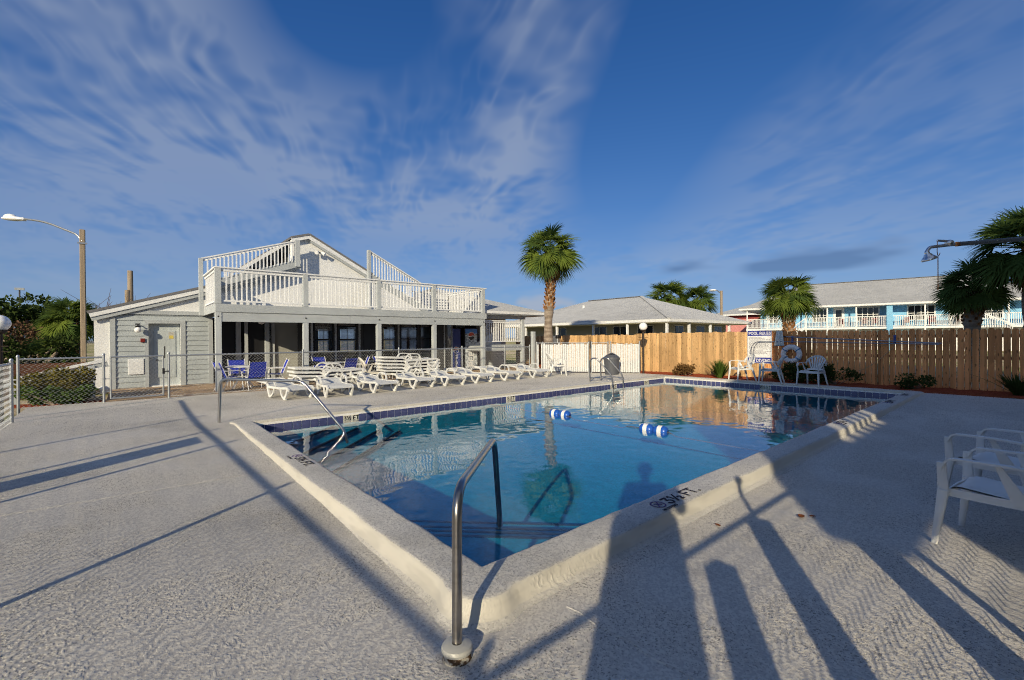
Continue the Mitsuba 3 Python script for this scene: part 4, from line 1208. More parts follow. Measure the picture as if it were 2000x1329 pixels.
def strip(m, pts, wv, w, t_=0.006):
    """flat bar along pts: width w (may vary) along wv, thickness t_"""
    p = np.asarray(pts, float)
    tg = np.gradient(p, axis=0); tg /= np.linalg.norm(tg, axis=1, keepdims=True)
    wv = np.asarray(wv, float)
    ww = np.broadcast_to(np.asarray(w, float), (len(p),))
    V = []
    for i in range(len(p)):
        s = wv - tg[i] * (wv @ tg[i]); s /= np.linalg.norm(s)
        nn = np.cross(tg[i], s)
        for a, b in ((-1, -1), (1, -1), (1, 1), (-1, 1)):
            V.append(p[i] + s * a * ww[i] / 2 + nn * b * t_ / 2)
    n_ = len(p)
    i, j = np.meshgrid(np.arange(n_ - 1), np.arange(4), indexing='ij')
    q = np.stack([i * 4 + j, i * 4 + (j + 1) % 4, (i + 1) * 4 + (j + 1) % 4, (i + 1) * 4 + j], -1).reshape(-1, 4)
    q = np.vstack([q, [[3, 2, 1, 0], [4 * n_ - 4, 4 * n_ - 3, 4 * n_ - 2, 4 * n_ - 1]]])
    return m.raw(V, q)


def taper(m, a, b, wa, da, wb, db, up=(0, 1, 0)):
    """tapered bar, rectangle wa x da at a, wb x db at b, rounded a little"""
    a, b = np.array(a, float), np.array(b, float)
    d = (b - a) / np.linalg.norm(b - a)
    y_ = np.array(up, float); y_ = y_ - d * (y_ @ d); y_ /= np.linalg.norm(y_)
    x_ = np.cross(y_, d)
    pts = []
    for p, w, h in ((a, wa, da), (b, wb, db)):
        for i, j in ((-1, -.55), (-.55, -1), (.55, -1), (1, -.55), (1, .55), (.55, 1), (-.55, 1), (-1, .55)):
            pts.append(p + x_ * i * w / 2 + y_ * j * h / 2)
    return m.add(trimesh.convex.convex_hull(np.array(pts)))


def chair_parts(matname, fan=True):
    """one-piece plastic armchair, front towards -y"""
    P = {}
    m = MB()
    X, Y = np.meshgrid(np.linspace(-0.225, 0.225, 11), np.linspace(-0.235, 0.215, 13), indexing='ij')
    top = 0.405 + 0.018 * (X / 0.225) ** 2 + 0.015 * np.clip(-(Y + 0.05) / 0.2, -1, 1) - 0.022 * np.clip((-Y - 0.17) / 0.065, 0, 1) ** 2
    n1, n2 = X.shape
    i_, j_ = np.meshgrid(np.arange(n1 - 1), np.arange(n2 - 1), indexing='ij')
    q = np.stack([i_ * n2 + j_, (i_ + 1) * n2 + j_, (i_ + 1) * n2 + j_ + 1, i_ * n2 + j_ + 1], -1).reshape(-1, 4)
    m.raw(np.stack([X, Y, top], -1).reshape(-1, 3), q).raw(np.stack([X, Y, top - 0.012], -1).reshape(-1, 3), q[:, ::-1])
    P['seat'] = (m, True)
    m = MB()
    strip(m, [(-0.245, -0.235, 0.38), (0, -0.245, 0.385), (0.245, -0.235, 0.38)], (0, 0, 1), 0.05, 0.010)
    for s in (-1, 1):
        strip(m, [(s * 0.238, -0.235, 0.382), (s * 0.236, 0.0, 0.385), (s * 0.226, 0.215, 0.39)], (0, 0, 1), 0.055, 0.010)
    P['apron'] = (m, False)

    def back(s, t_):     # s -1..1 across, t_ 0..1 up
        x = s * (0.20 + 0.075 * math.sin(min(t_, 1) * math.pi * 0.62))
        y = 0.205 + 0.155 * t_ - 0.085 * (s ** 2) * (0.35 + 0.65 * t_)
        return np.array([x, y, 0.41 + 0.42 * t_])
    m = MB()
    arc = []
    for a in np.linspace(-0.1, math.pi + 0.1, 25):
        s, h = math.cos(a), math.sin(a)
        arc.append(back(s, 0.42 + 0.58 * h))
    strip(m, arc, (0, -0.35, 1), 0.055, 0.016)
    strip(m, [back(s, 0.10) for s in np.linspace(-1, 1, 9)], (0, 0.3, 1), 0.05, 0.012)
    P['back_frame'] = (m, True)
    for k_ in range(7):
        s = -0.78 + 1.56 * k_ / 6
        tt = 0.42 + 0.58 * math.sqrt(max(0, 1 - s * s)) - 0.03
        m = MB()
        sp = [back(s * (0.62 + 0.38 * u), 0.08 + (tt - 0.08) * u) for u in np.linspace(0, 1, 7)]
        strip(m, sp, (1, 0, 0), np.linspace(0.030, 0.046, 7), 0.008)
        P['slat_%d' % k_] = (m, False)
    for s in (-1, 1):
        m = MB()
        arm = smooth_path([(s * 0.262, 0.235, 0.63), (s * 0.285, 0.05, 0.645), (s * 0.285, -0.225, 0.635), (s * 0.283, -0.262, 0.56)], 7, 0.07)
        strip(m, arm, (1, 0, 0), 0.056, 0.014)
        strip(m, smooth_path([(s * 0.278, -0.02, 0.635), (s * 0.262, 0.07, 0.50), (s * 0.235, 0.10, 0.39)], 5, 0.1), (0, 1, 0.3), [0.035] * 6 + [0.07], 0.012) if False else None
        taper(m, (s * 0.272, 0.02, 0.638), (s * 0.238, 0.13, 0.39), 0.012, 0.03, 0.012, 0.09, (0, 1, 0))
        P['arm_%d' % s] = (m, 40)
        m = MB()
        taper(m, (s * 0.283, -0.262, 0.60), (s * 0.262, -0.255, 0.37), 0.020, 0.050, 0.024, 0.062)
        taper(m, (s * 0.262, -0.255, 0.40), (s * 0.290, -0.30, 0.0), 0.050, 0.062, 0.030, 0.034)
        P['front_leg_%d' % s] = (m, 40)
        m = MB()
        taper(m, (s * 0.215, 0.19, 0.43), (s * 0.265, 0.31, 0.0), 0.050, 0.065, 0.030, 0.036)
        P['rear_leg_%d' % s] = (m, 40)
    names = {'slat': 'back_slat', 'arm': 'arm', 'front_leg': 'front_leg', 'rear_leg': 'rear_leg'}
    out = []
    for k_, (m, sm) in P.items():
        nm = k_.rsplit('_', 1)[0] if k_[-1].isdigit() else k_
        out.append((names.get(nm.rstrip('-').rstrip('_'), nm.rstrip('_-')), shape(m, matname, sm)))
    return out


chair_w = chair_parts('mat_plastic')
chair_a = chair_parts('mat_plastic_aged')


def place(parts, name, label, cat, M, group):
    t = thing(name, label, cat, group)
    for nm, sh in parts:
        put(nm, sh, t, M)
    return t


def face(dx, dy):       # rotation that turns local -y towards (dx, dy)
    return math.atan2(dy, dx) + math.pi / 2


CG = 'white plastic armchairs round the pool'
dz = lambda x, y: float(deck_z(np.array(x), np.array(y)))
for x, y, fx, f_y, lb in ((3.06, -2.07, 0.16, 0.98, 'white plastic armchair at the right edge, nearest the camera'),
                          (4.16, -2.02, 0.30, 0.95, 'white plastic armchair at the right edge, behind the nearest one'),
                          (10.72, 9.72, 0.88, -0.48, 'white plastic armchair in front of the white slat fence'),
                          (13.22, 3.98, -0.72, 0.60, 'white plastic armchair below the pool rules sign, left of three by the fence'),
                          (13.25, 3.14, -0.20, 0.98, 'white plastic armchair seen from behind, middle of three by the fence'),
                          (13.32, 2.08, -0.90, 0.12, 'white plastic armchair with slatted back, right of three by the fence')):
    place(chair_w, 'plastic_armchair', lb, 'chair', MT(x, y, dz(x, y) + (0.01 if x > 12 else 0), face(fx, f_y)), CG)
place(chair_a, 'plastic_armchair', 'yellowed plastic armchair between the two stacks of loungers', 'chair', MT(4.18, 11.35, -0.05, face(0.9, -0.25), 1.03), CG)


# loungers: foot end at y = 0, head at y = 1.9
def lounger_parts():
    out = []
    m = MB()
    ys = np.linspace(0, 1.90, 39)
    zf = lambda y: 0.270 + 0.035 * np.clip(1 - y / 0.55, 0, 1) ** 1.5 * np.clip(y / 0.10, 0, 1) + 0.085 * np.clip((y - 1.10) / 0.16, 0, 1) + 0.035 * np.clip((y - 1.26) / 0.64, 0, 1) - 0.03 * np.clip(1 - y / 0.08, 0, 1)
    for a, b in zip(ys[:-1], ys[1:]):
        b2 = b - 0.006
        m.raw([(-0.27, a, zf(a)), (0.27, a, zf(a)), (0.27, b2, zf(b2)), (-0.27, b2, zf(b2)), (-0.27, a, zf(a) - 0.016), (0.27, a, zf(a) - 0.016), (0.27, b2, zf(b2) - 0.016), (-0.27, b2, zf(b2) - 0.016)],
              [(0, 1, 2, 3), (7, 6, 5, 4), (0, 4, 5, 1), (2, 6, 7, 3)])
    out.append(('bed', shape(m, 'mat_bed')))
    for s in (-1, 1):
        m = MB()
        yy = np.linspace(-0.02, 1.92, 34)
        strip(m, [(s * 0.295, y, zf(y) - 0.012) for y in yy], (0, 0, 1), 0.055, 0.034)
        out.append(('side_rail', shape(m, 'mat_plastic', 40)))
        m = MB()
        strip(m, smooth_path([(s * 0.305, 0.66, 0.29), (s * 0.325, 0.74, 0.455), (s * 0.325, 1.08, 0.475), (s * 0.305, 1.20, 0.33)], 6, 0.10), (1, 0, 0), 0.045, 0.030)
        out.append(('arm', shape(m, 'mat_plastic', 40)))
        for y0_, dr_ in ((0.10, 1), (1.12, -1)):
            m = MB()
            pth = smooth_path([(s * 0.298, y0_ - 0.06 * dr_, 0.27), (s * 0.302, y0_ + 0.0 * dr_, 0.14), (s * 0.302, y0_ + 0.10 * dr_, 0.02)], 6, 0.12)
            strip(m, pth, (0, 1, 0), np.linspace(0.055, 0.075, len(pth)), 0.040)
            pth = smooth_path([(s * 0.298, y0_ + 0.34 * dr_, 0.27), (s * 0.302, y0_ + 0.28 * dr_, 0.10), (s * 0.302, y0_ + 0.13 * dr_, 0.03)], 6, 0.12)
            strip(m, pth, (0, 1, 0), np.linspace(0.045, 0.045, len(pth)), 0.032)
            m.cbox((s * 0.302 - 0.026, y0_ + 0.10 * dr_ - 0.055, 0.0), (s * 0.302 + 0.026, y0_ + 0.10 * dr_ + 0.055, 0.035), 0.008)
            out.append(('leg', shape(m, 'mat_plastic', 40)))
    m = MB()
    strip(m, [(-0.29, 1.90, 0.38), (0.29, 1.90, 0.38)], (0, 0, 1), 0.05, 0.03)
    out.append(('head_bar', shape(m, 'mat_plastic')))
    return out


lng = lounger_parts()
LG = 'white plastic loungers in a row beside the pool'
ordw = ['first', 'second', 'third', 'fourth', 'fifth', 'sixth', 'seventh', 'eighth']
for i, (x, y, rz) in enumerate(((1.52, 9.22, 0.16), (2.34, 8.92, -0.10), (3.62, 9.02, 0.05), (4.88, 9.22, 0.03), (5.88, 9.14, -0.05), (7.05, 9.20, 0.06), (8.30, 9.28, 0.03), (9.62, 9.30, -0.10))):
    place(lng, 'sun_lounger', f'white plastic sun lounger on the deck, {ordw[i]} of the row from the left', 'sun lounger', MT(x, y, dz(x, y), rz), LG)
for (x, y, rz, n_, lb) in ((3.62, 10.86, math.pi / 2 + 0.05, 4, 'left'), (6.18, 10.94, math.pi / 2 - 0.03, 6, 'taller right')):
    for k_ in range(n_):
        place(lng, 'sun_lounger', f'white sun lounger in the {lb} stack, {["lowest", "second", "third", "fourth", "fifth", "sixth", "seventh"][k_]} from the ground', 'sun lounger',
              MT(x + 0.02 * math.sin(k_ * 2.1), y + 0.015 * math.cos(k_ * 3.3), -0.045 + 0.100 * k_, rz + 0.02 * math.sin(k_ * 1.7)), 'stacked white loungers')

# porch tables and blue sling chairs
mat('mat_sling', (0.018, 0.035, 0.36), 0.7, 0.15)
mat('mat_white_tube', (0.70, 0.70, 0.70), 0.35, 0.4)


def sling_parts():
    out = []
    m = MB()
    strip(m, [(0, -0.24, 0.415), (0, -0.05, 0.38), (0, 0.16, 0.385)], (1, 0, 0), 0.46, 0.008)
    out.append(('seat', shape(m, 'mat_sling', True)))
    m = MB()
    strip(m, [(0, 0.17, 0.42), (0, 0.25, 0.62), (0, 0.345, 0.86)], (1, 0, 0), 0.46, 0.008)
    out.append(('backrest', shape(m, 'mat_sling', True)))
    for s in (-1, 1):
        m = MB().tube(smooth_path([(s * 0.245, -0.25, 0.415), (s * 0.245, 0.15, 0.38), (s * 0.245, 0.36, 0.90)], 6, 0.08), 0.0125, 8)
        out.append(('side_frame', shape(m, 'mat_white_tube', True)))
        m = MB().tube(smooth_path([(s * 0.275, -0.30, 0.0), (s * 0.27, -0.24, 0.61), (s * 0.27, 0.23, 0.60)], 6, 0.09), 0.0125, 8)
        out.append(('arm', shape(m, 'mat_white_tube', True)))
        m = MB().tube([(s * 0.265, 0.30, 0.0), (s * 0.255, 0.10, 0.42)], 0.0125, 8)
        out.append(('rear_leg', shape(m, 'mat_white_tube', True)))
    return out


slg = sling_parts()
for i, (x, y, fx, f_y, lb) in enumerate(((1.02, 14.05, 0.0, -1, 'blue sling chair on the far side of the left porch table'), (1.22, 12.72, -0.1, 1, 'blue sling chair with its back to the pool at the left porch table'),
                                     (1.95, 13.42, -1, 0.1, 'blue sling chair on the right side of the left porch table'), (0.60, 13.0, 0.95, 0.3, 'blue sling chair behind the leftmost porch post'),
                                     (3.62, 14.25, 0.1, -1, 'blue sling chair in shade on the far side of the right porch table'), (3.98, 12.92, -0.2, 1, 'blue sling chair with its back to the pool at the right porch table'),
                                     (4.62, 13.45, -1, 0.25, 'blue sling chair on the right side of the right porch table'), (5.42, 13.25, 0.95, -0.2, 'blue sling chair beside the tall stack of loungers, facing right'))):
    place(slg, 'sling_chair', lb, 'chair', MT(x, y, -0.055, face(fx, f_y), 0.94), 'blue sling chairs in the porch')
for x, y, lb in ((1.02, 13.36, 'round white porch table among blue chairs, left one'), (3.55, 13.45, 'round white porch table among blue chairs, right one')):
    t = thing('porch_table', lb, 'table', 'porch tables')
    obj('top', MB().lathe([(0.0, 0.64), (0.44, 0.64), (0.455, 0.63), (0.455, 0.61), (0.44, 0.60), (0.0, 0.60)], (x, y, -0.02), 30), 'mat_white_gloss', t, 40)
    for a in np.arange(4) * math.pi / 2 + 0.5:
        c, s = math.cos(a), math.sin(a)
        obj('leg', MB().tube(smooth_path([(x + 0.10 * c, y + 0.10 * s, 0.58), (x + 0.14 * c, y + 0.14 * s, 0.25), (x + 0.36 * c, y + 0.36 * s, -0.05)], 6, 0.15), 0.014, 8), 'mat_white_tube', t, True)
t = thing('black_bundle', 'black bundle lying on the edge of the right porch table', 'bundle')
obj('body', MB().ball((2.95, 13.1, 0.62), (0.30, 0.16, 0.07), 2), 'mat_trim_dark', t, True)
obj('handle', MB().tube(smooth_path([(2.72, 13.1, 0.66), (2.75, 13.1, 0.86), (2.95, 13.1, 0.84), (3.02, 13.1, 0.66)], 6, 0.1), 0.012, 6), 'mat_sling', t)
# bin
t = thing('trash_can', 'grey plastic trash can with peaked lid beside the white slat fence', 'trash can')
mat('mat_bin', (0.085, 0.09, 0.105), 0.5, 0.3)
x, y, z = 12.42, 8.45, -0.06
obj('body', MB().lathe([(0.0, 0.0), (0.235, 0.0), (0.25, 0.03), (0.295, 0.60), (0.30, 0.62)], (x, y, z), 28), 'mat_bin', t, 40)
obj('lid', MB().lathe([(0.308, 0.60), (0.315, 0.64), (0.305, 0.69), (0.20, 0.78), (0.08, 0.835), (0.0, 0.84)], (x, y, z), 28), 'mat_bin', t, 30)
obj('flap', MB().lathe([(0.24, 0.70), (0.25, 0.72), (0.12, 0.815)], (x - 0.005, y - 0.01, z + 0.01), 12), 'mat_trim_dark', t)
obj('grip', MB().box((x - 0.08, y - 0.02, z + 0.83), (x + 0.08, y + 0.02, z + 0.865)), 'mat_bin', t)

# lane rope with floats
mat('mat_float_blue', (0.015, 0.09, 0.42), 0.3, 0.5)
mat('mat_float_white', (0.75, 0.75, 0.74), 0.35, 0.4)
t = thing('lane_rope', 'dark rope floating across the pool between the floats', 'rope')
rp = [np.array([5.0 + 0.03 * math.sin(y * 1.3), y, WATER + (0.012 if 1.6 < y < 2.5 or 3.75 < y < 4.6 else -0.035)]) for y in np.linspace(0.03, W - 0.03, 60)]
obj('strand', MB().tube(rp, 0.008, 6), 'mat_print', t)
for y, lb in ((4.12, 'pair of blue and white floats on the lane rope, farther one'), (1.98, 'pair of blue and white floats on the lane rope, nearer one')):
    f_ = thing('rope_float', lb, 'float', 'rope floats in the pool')
    for k_, o_ in enumerate((-0.125, 0.125)):
        ex = np.array([0.10, -1.0, 0.0])
        M = frame((5.02 - o_ * 0.1, y + o_, WATER + 0.012), (0, 0, 1), (1, 0.1, 0))
        h = obj('float', MB().add(MB().lathe([(0.02, -0.120), (0.055, -0.112), (0.079, -0.088), (0.088, -0.045), (0.088, 0.045), (0.079, 0.088), (0.055, 0.112), (0.02, 0.120)], (0, 0, 0), 22).mesh(), M), 'mat_float_blue', f_, 40)
        obj('white_band', MB().add(MB().lathe([(0.0885, -0.036), (0.0905, -0.034), (0.0905, 0.034), (0.0885, 0.036)], (0, 0, 0), 22).mesh(), M), 'mat_float_white', h, 40)
# fallen leaves
mat('mat_dry_leaf', (0.16, 0.055, 0.02), 0.8, 0.1)
for (x, y, s, a), lb in (((2.62, -0.93, 0.045, 0.3), 'curled brown leaf on the deck between the shadows'), ((1.93, -0.55, 0.03, 1.2), 'small brown leaf beside the coping'), ((2.70, -0.99, 0.028, 2.3), 'thin dry twig leaf on the deck right of the curled one')):
    u = np.linspace(-1, 1, 7)
    m = MB()
    V = np.array([[k_ * 0.5 + 0.0, j * 0.28 * (1 - k_ ** 2) ** 0.7, 0.14 * j * j * (1 - k_ ** 2) + 0.10 * k_ * k_] for k_ in u for j in (-1, 0, 1)]) * s * 2
    V = V @ MT(0, 0, 0, a)[:3, :3].T + np.array([x, y, dz(x, y) + 0.006])
    q = [(3 * i + j, 3 * i + 3 + j, 3 * i + 4 + j, 3 * i + 1 + j) for i in range(6) for j in (0, 1)]
    single('fallen_leaf', lb, 'leaf', m.raw(V, q), 'mat_dry_leaf', True)
# ------------------------------------------------------------------ houses beyond the fence
mat('mat_cream_wall', (0.46, 0.43, 0.33), 0.8, 0.1)
mat('mat_pink_wall', (0.62, 0.26, 0.24), 0.8, 0.1)
mat('mat_pink_dark', (0.30, 0.07, 0.07), 0.8, 0.1)


def lap(base):
    def fn(p, n, uv):
        e_ = p.z / 0.14 - dr.floor(p.z / 0.14)
        return C3(*base) * (0.84 + 0.16 * smoothstep(0.0, 0.15, e_)) * (0.90 + 0.2 * fbm(p.x * 0.7, p.y * 0.7, p.z * 0.7, 3))
    return proc(fn)


mat('mat_blue_wall', lap((0.22, 0.47, 0.68)), 0.7, 0.15)
mat('mat_dark_pane', (0.015, 0.017, 0.02), 0.06, 0.6)
mat('mat_white_trim', (0.72, 0.72, 0.71), 0.5, 0.3)


def hip(x0, x1, y0, y1, ze, slope, along):
    if along == 'y':
        a = (x1 - x0) / 2
        r0, r1 = ((x0 + x1) / 2, y0 + a), ((x0 + x1) / 2, y1 - a)
    else:
        a = (y1 - y0) / 2
        r0, r1 = (x0 + a, (y0 + y1) / 2), (x1 - a, (y0 + y1) / 2)
    zr = ze + a * slope
    v = [(x0, y0, ze), (x1, y0, ze), (x1, y1, ze), (x0, y1, ze), (*r0, zr), (*r1, zr)]
    f = [(0, 1, 4), (1, 2, 5), (1, 5, 4), (2, 3, 5), (3, 0, 4), (3, 4, 5)] if along == 'y' else [(0, 1, 5), (0, 5, 4), (1, 2, 5), (2, 3, 4), (2, 4, 5), (3, 0, 4)]
    f += [(0, 2, 1), (0, 3, 2)]
    return np.array(v), np.array(f), (r0, r1, zr)


h1 = thing('bungalow', 'low cream bungalow with a wide grey hipped roof behind the wooden fence', 'house')
v, f, (r0, r1, zr) = hip(20.2, 30.4, 10.6, 25.4, 2.36, 0.352, 'y')
rf = obj('roof', MB().raw(v, f), 'mat_shingle', h1)
obj('ridge_cap', MB().beam((*r0, zr + 0.02), (*r1, zr + 0.02), 0.25, 0.05), 'mat_shingle_dark', rf)
obj('hip_cap', MB().beam((20.25, 10.65, 2.40), (*r0, zr + 0.03), 0.22, 0.04), 'mat_shingle', rf)
obj('vent_pipe', MB().tube([(22.4, 21.4, 3.0), (22.4, 21.4, 3.42)], 0.07, 8), 'mat_white_trim', rf)
obj('vent_pipe', MB().tube([(23.5, 19.3, 3.4), (23.5, 19.3, 3.68)], 0.09, 8), 'mat_white_trim', rf)
obj('fascia', MB().box((20.17, 10.57, 2.20), (20.21, 25.43, 2.355)).box((20.211, 10.57, 2.20), (30.43, 10.61, 2.355)), 'mat_white_trim', h1)
obj('wall', MB().box((21.9, 12.0, -0.3), (29.8, 24.9, 2.28)), 'mat_cream_wall', h1)
obj('soffit', MB().box((20.22, 10.62, 2.16), (30.4, 25.4, 2.197)), 'mat_cream_wall', h1)
for y in (10.8, 13.3, 15.8, 18.9, 22.0):
    obj('post', MB().box((20.32, y, -0.3), (20.44, y + 0.12, 2.159)), 'mat_white_trim', h1)
for x in (22.5, 25.0, 27.5):
    obj('post', MB().box((x, 10.72, -0.3), (x + 0.12, 10.84, 2.159)), 'mat_white_trim', h1)
for y in (12.6, 14.4, 16.0, 19.5):
    w = obj('window', MB().box((21.86, y, 0.9), (21.899, y + 1.1, 2.1)), 'mat_white_trim', h1)
    obj('pane', MB().box((21.85, y + 0.06, 0.96), (21.858, y + 0.52, 2.04)).box((21.85, y + 0.58, 0.96), (21.858, y + 1.04, 2.04)), 'mat_dark_pane', w)
for x in (23.0, 25.6, 28.0):
    w = obj('window', MB().box((x, 11.96, 0.9), (x + 1.1, 11.999, 2.1)), 'mat_white_trim', h1)
    obj('pane', MB().box((x + 0.06, 11.95, 0.96), (x + 0.52, 11.958, 2.04)).box((x + 0.58, 11.95, 0.96), (x + 1.04, 11.958, 2.04)), 'mat_dark_pane', w)
h2 = thing('pink_house', 'pink house with grey roof between the bungalow and the blue building', 'house')
v, f, _ = hip(73.9, 92.0, 19.5, 34.6, 5.0, 0.36, 'x')
obj('roof', MB().raw(v, f), 'mat_shingle', h2)
obj('fascia', MB().box((73.85, 19.45, 4.75), (73.9, 34.6, 4.999)).box((73.85, 34.6, 4.75), (92, 34.65, 4.999)), 'mat_white_trim', h2)
obj('wall', MB().box((74.8, 20.4, -0.3), (91.0, 33.7, 4.2)), 'mat_pink_wall', h2)
obj('frieze', MB().box((74.7, 20.3, 4.2), (91.1, 33.8, 4.74)), 'mat_pink_dark', h2)

# two-storey blue building, built in its own frame: s along the front, d back from it
b = thing('blue_building', 'long two-storey sky blue building with white balcony railings and grey roof', 'building')
exb = np.array([0.193, -0.981]); exb /= np.linalg.norm(exb)
FB = np.eye(4); FB[:2, 0] = exb; FB[:2, 1] = (-exb[1], exb[0]); FB[:3, 3] = (60.3, 23.7, 0)


def bobj(name, m, mt, parent):
    return put(name, shape(m, mt), parent, FB)


SL = 27.0
v = np.array([(-0.3, -0.25, 4.98), (SL, -0.25, 4.98), (SL, 12.3, 4.98), (-0.3, 12.3, 4.98), (6.2, 6.0, 8.15), (SL - 4, 6.0, 8.15)])
rfb = bobj('roof', MB().raw(v, np.array([(0, 1, 5), (0, 5, 4), (1, 2, 5), (2, 3, 4), (2, 4, 5), (3, 0, 4), (0, 2, 1), (0, 3, 2)])), 'mat_shingle', b)
bobj('ridge_cap', MB().beam((6.2, 6, 8.17), (SL - 4, 6, 8.17), 0.35, 0.06), 'mat_shingle_dark', rfb)
bobj('fascia', MB().box((-0.32, -0.29, 4.78), (SL, -0.25, 4.979)).box((-0.34, -0.25, 4.78), (-0.30, 12.3, 4.979)), 'mat_white_trim', b)
bobj('wall', MB().box((1.9, 1.8, 2.2), (SL, 12, 4.75)), 'mat_blue_wall', b)
bobj('lower_wall', MB().box((1.9, 1.85, -0.3), (SL, 12, 2.199)), 'mat_white_trim', b)
bobj('soffit', MB().box((-0.28, -0.24, 4.752), (SL, 12, 4.779)), 'mat_white_trim', b)
bobj('partition', MB().box((14.72, 0.0, -0.3), (15.25, 1.799, 4.75)), 'mat_blue_wall', b)
bobj('balcony_floor', MB().box((0.5, 0.02, 2.12), (14.71, 1.79, 2.36)).box((15.26, 0.02, 2.12), (SL, 1.79, 2.36)), 'mat_white_trim', b)
for s in (0.55, 2.85, 7.05, 9.2, 11.95, 17.85, 20.85, 24.0):
    bobj('post', MB().box((s, 0.03, -0.3), (s + 0.14, 0.17, 4.75)), 'mat_white_trim', b)
for a_, e_ in ((0.6, 5.6), (7.0, 14.7), (15.27, 26.5)):
    rl = bobj('railing', MB().box((a_, 0.05, 3.50), (e_, 0.14, 3.58)).box((a_, 0.06, 2.44), (e_, 0.13, 2.50)), 'mat_white_trim', b)
    k_ = int((e_ - a_) / 0.15)
    bal_ = shape(MB().box((0, 0.07, 2.50), (0.055, 0.12, 3.50)), 'mat_white_trim')
    for j in range(1, k_):
        put('baluster', bal_, rl, FB @ MT(a_ + (e_ - a_) * j / k_, 0, 0))
stb = bobj('stair', MB().beam((5.5, -0.4, 2.2), (7.1, -0.4, 3.5), 0.09, 0.10).beam((5.3, -0.4, 0.9), (7.1, -0.4, 2.36), 0.12, 0.22), 'mat_white_trim', b)
for j in range(10):
    bobj('baluster', MB().box((5.55 + j * 0.16, -0.43, 1.15 + j * 0.13), (5.60 + j * 0.16, -0.38, 2.2 + j * 0.13)), 'mat_white_trim', stb)
stb = bobj('stair', MB().beam((22.3, -0.4, 3.5), (24.4, -0.4, 2.3), 0.09, 0.12), 'mat_white_trim', b)
for j in range(12):
    bobj('baluster', MB().box((22.35 + j * 0.17, -0.43, 2.4 - j * 0.05), (22.40 + j * 0.17, -0.38, 3.45 - j * 0.097)), 'mat_white_trim', stb)
for s0, s1, kind in ((2.9, 3.85, 'w'), (7.7, 9.1, 'ww'), (9.85, 10.75, 'd'), (12.05, 14.05, 'ww'), (16.6, 18.8, 'ww'), (20.0, 20.95, 'd'), (22.3, 23.9, 'ww')):
    z0, z1 = (2.37, 4.62) if kind == 'd' else (3.05, 4.62)
    w = bobj('door' if kind == 'd' else 'window', MB().box((s0 - 0.09, 1.74, z0), (s1 + 0.09, 1.799, z1 + 0.1)), 'mat_white_trim', b)
    if kind == 'd':
        bobj('pane', MB().box((s0 + 0.16, 1.725, 3.2), (s1 - 0.16, 1.738, 4.45)), 'mat_dark_pane', w)
    else:
        n_ = 2 if kind == 'ww' else 1
        for q_ in range(n_):
            a0 = s0 + (s1 - s0) * q_ / n_; a1 = s0 + (s1 - s0) * (q_ + 1) / n_
            for zz0, zz1 in ((z0 + 0.06, (z0 + z1) / 2 - 0.03), ((z0 + z1) / 2 + 0.03, z1)):
                for g_ in range(2):
                    c0 = a0 + (a1 - a0) * g_ / 2
                    bobj('pane', MB().box((c0 + 0.035, 1.725, zz0), (c0 + (a1 - a0) / 2 - 0.035, 1.738, zz1)), 'mat_dark_pane', w)
mat('mat_maroon', (0.20, 0.05, 0.06), 0.6, 0.2)
for i, s in enumerate((10.3, 12.5, 13.4, 16.2, 18.3, 20.4)):
    t = thing('balcony_chair', f'dark red balcony chair behind the white railing, {ordw[i]} from the left', 'chair', 'chairs on the blue building balcony')
    put('seat', shape(MB().box((s, 0.6, 2.75), (s + 0.55, 1.15, 2.81)), 'mat_maroon'), t, FB)
    put('backrest', shape(MB().box((s, 1.1, 2.81), (s + 0.55, 1.16, 3.38)), 'mat_maroon'), t, FB)
    for q_ in (0, 1):
        put('leg', shape(MB().box((s + 0.5 * q_, 0.62, 2.36), (s + 0.5 * q_ + 0.05, 1.1, 2.749)), 'mat_maroon'), t, FB)

# ------------------------------------------------------------------ vegetation
def leafy(name, col, trans=0.5, rough=0.5):
    def fn(p, n, uv):
        g = noise(p.x * 3.1, p.y * 3.1, p.z * 3.1)
        h_ = noise(p.x * 23, p.y * 23, p.z * 23)
        return C3(*col) * (0.55 + 0.5 * g + 0.4 * h_)
    scene[name] = {'type': 'principledthin', 'base_color': proc(fn), 'roughness': rough, 'diff_trans': trans, 'eta': 1.3, 'spec_trans': 0.0}
    return name


leafy('mat_frond', (0.17, 0.23, 0.045), 0.9)
leafy('mat_frond_deep', (0.10, 0.16, 0.045), 0.9)
leafy('mat_frond_dead', (0.22, 0.12, 0.05), 0.4)
leafy('mat_leaf_dark', (0.05, 0.075, 0.022), 0.4)  # dark green; on the left hedge it also carries painted shade
leafy('mat_leaf_brown', (0.16, 0.095, 0.06), 0.4)
leafy('mat_leaf_croton', (0.15, 0.125, 0.02), 0.4)
leafy('mat_leaf_green', (0.075, 0.125, 0.025), 0.5)
leafy('mat_leaf_russet', (0.13, 0.075, 0.03), 0.4)


def trunk_c(p, n, uv):
    r = smoothstep(0.3, 0.7, noise(p.x * 3, p.y * 3, p.z * 17))
    g = fbm(p.x * 16, p.y * 16, p.z * 40, 3)
    return mix(C3(0.14, 0.105, 0.08), C3(0.36, 0.30, 0.245), r * 0.5 + g * 0.5)


def boot_c(p, n, uv):
    g = fbm(p.x * 14, p.y * 14, p.z * 9, 3)
    return mix(C3(0.10, 0.045, 0.02), C3(0.40, 0.20, 0.085), smoothstep(0.3, 0.7, g))


mat('mat_palm_trunk', proc(trunk_c), 0.9, 0.05)
mat('mat_boot', proc(boot_c), 0.9, 0.05)


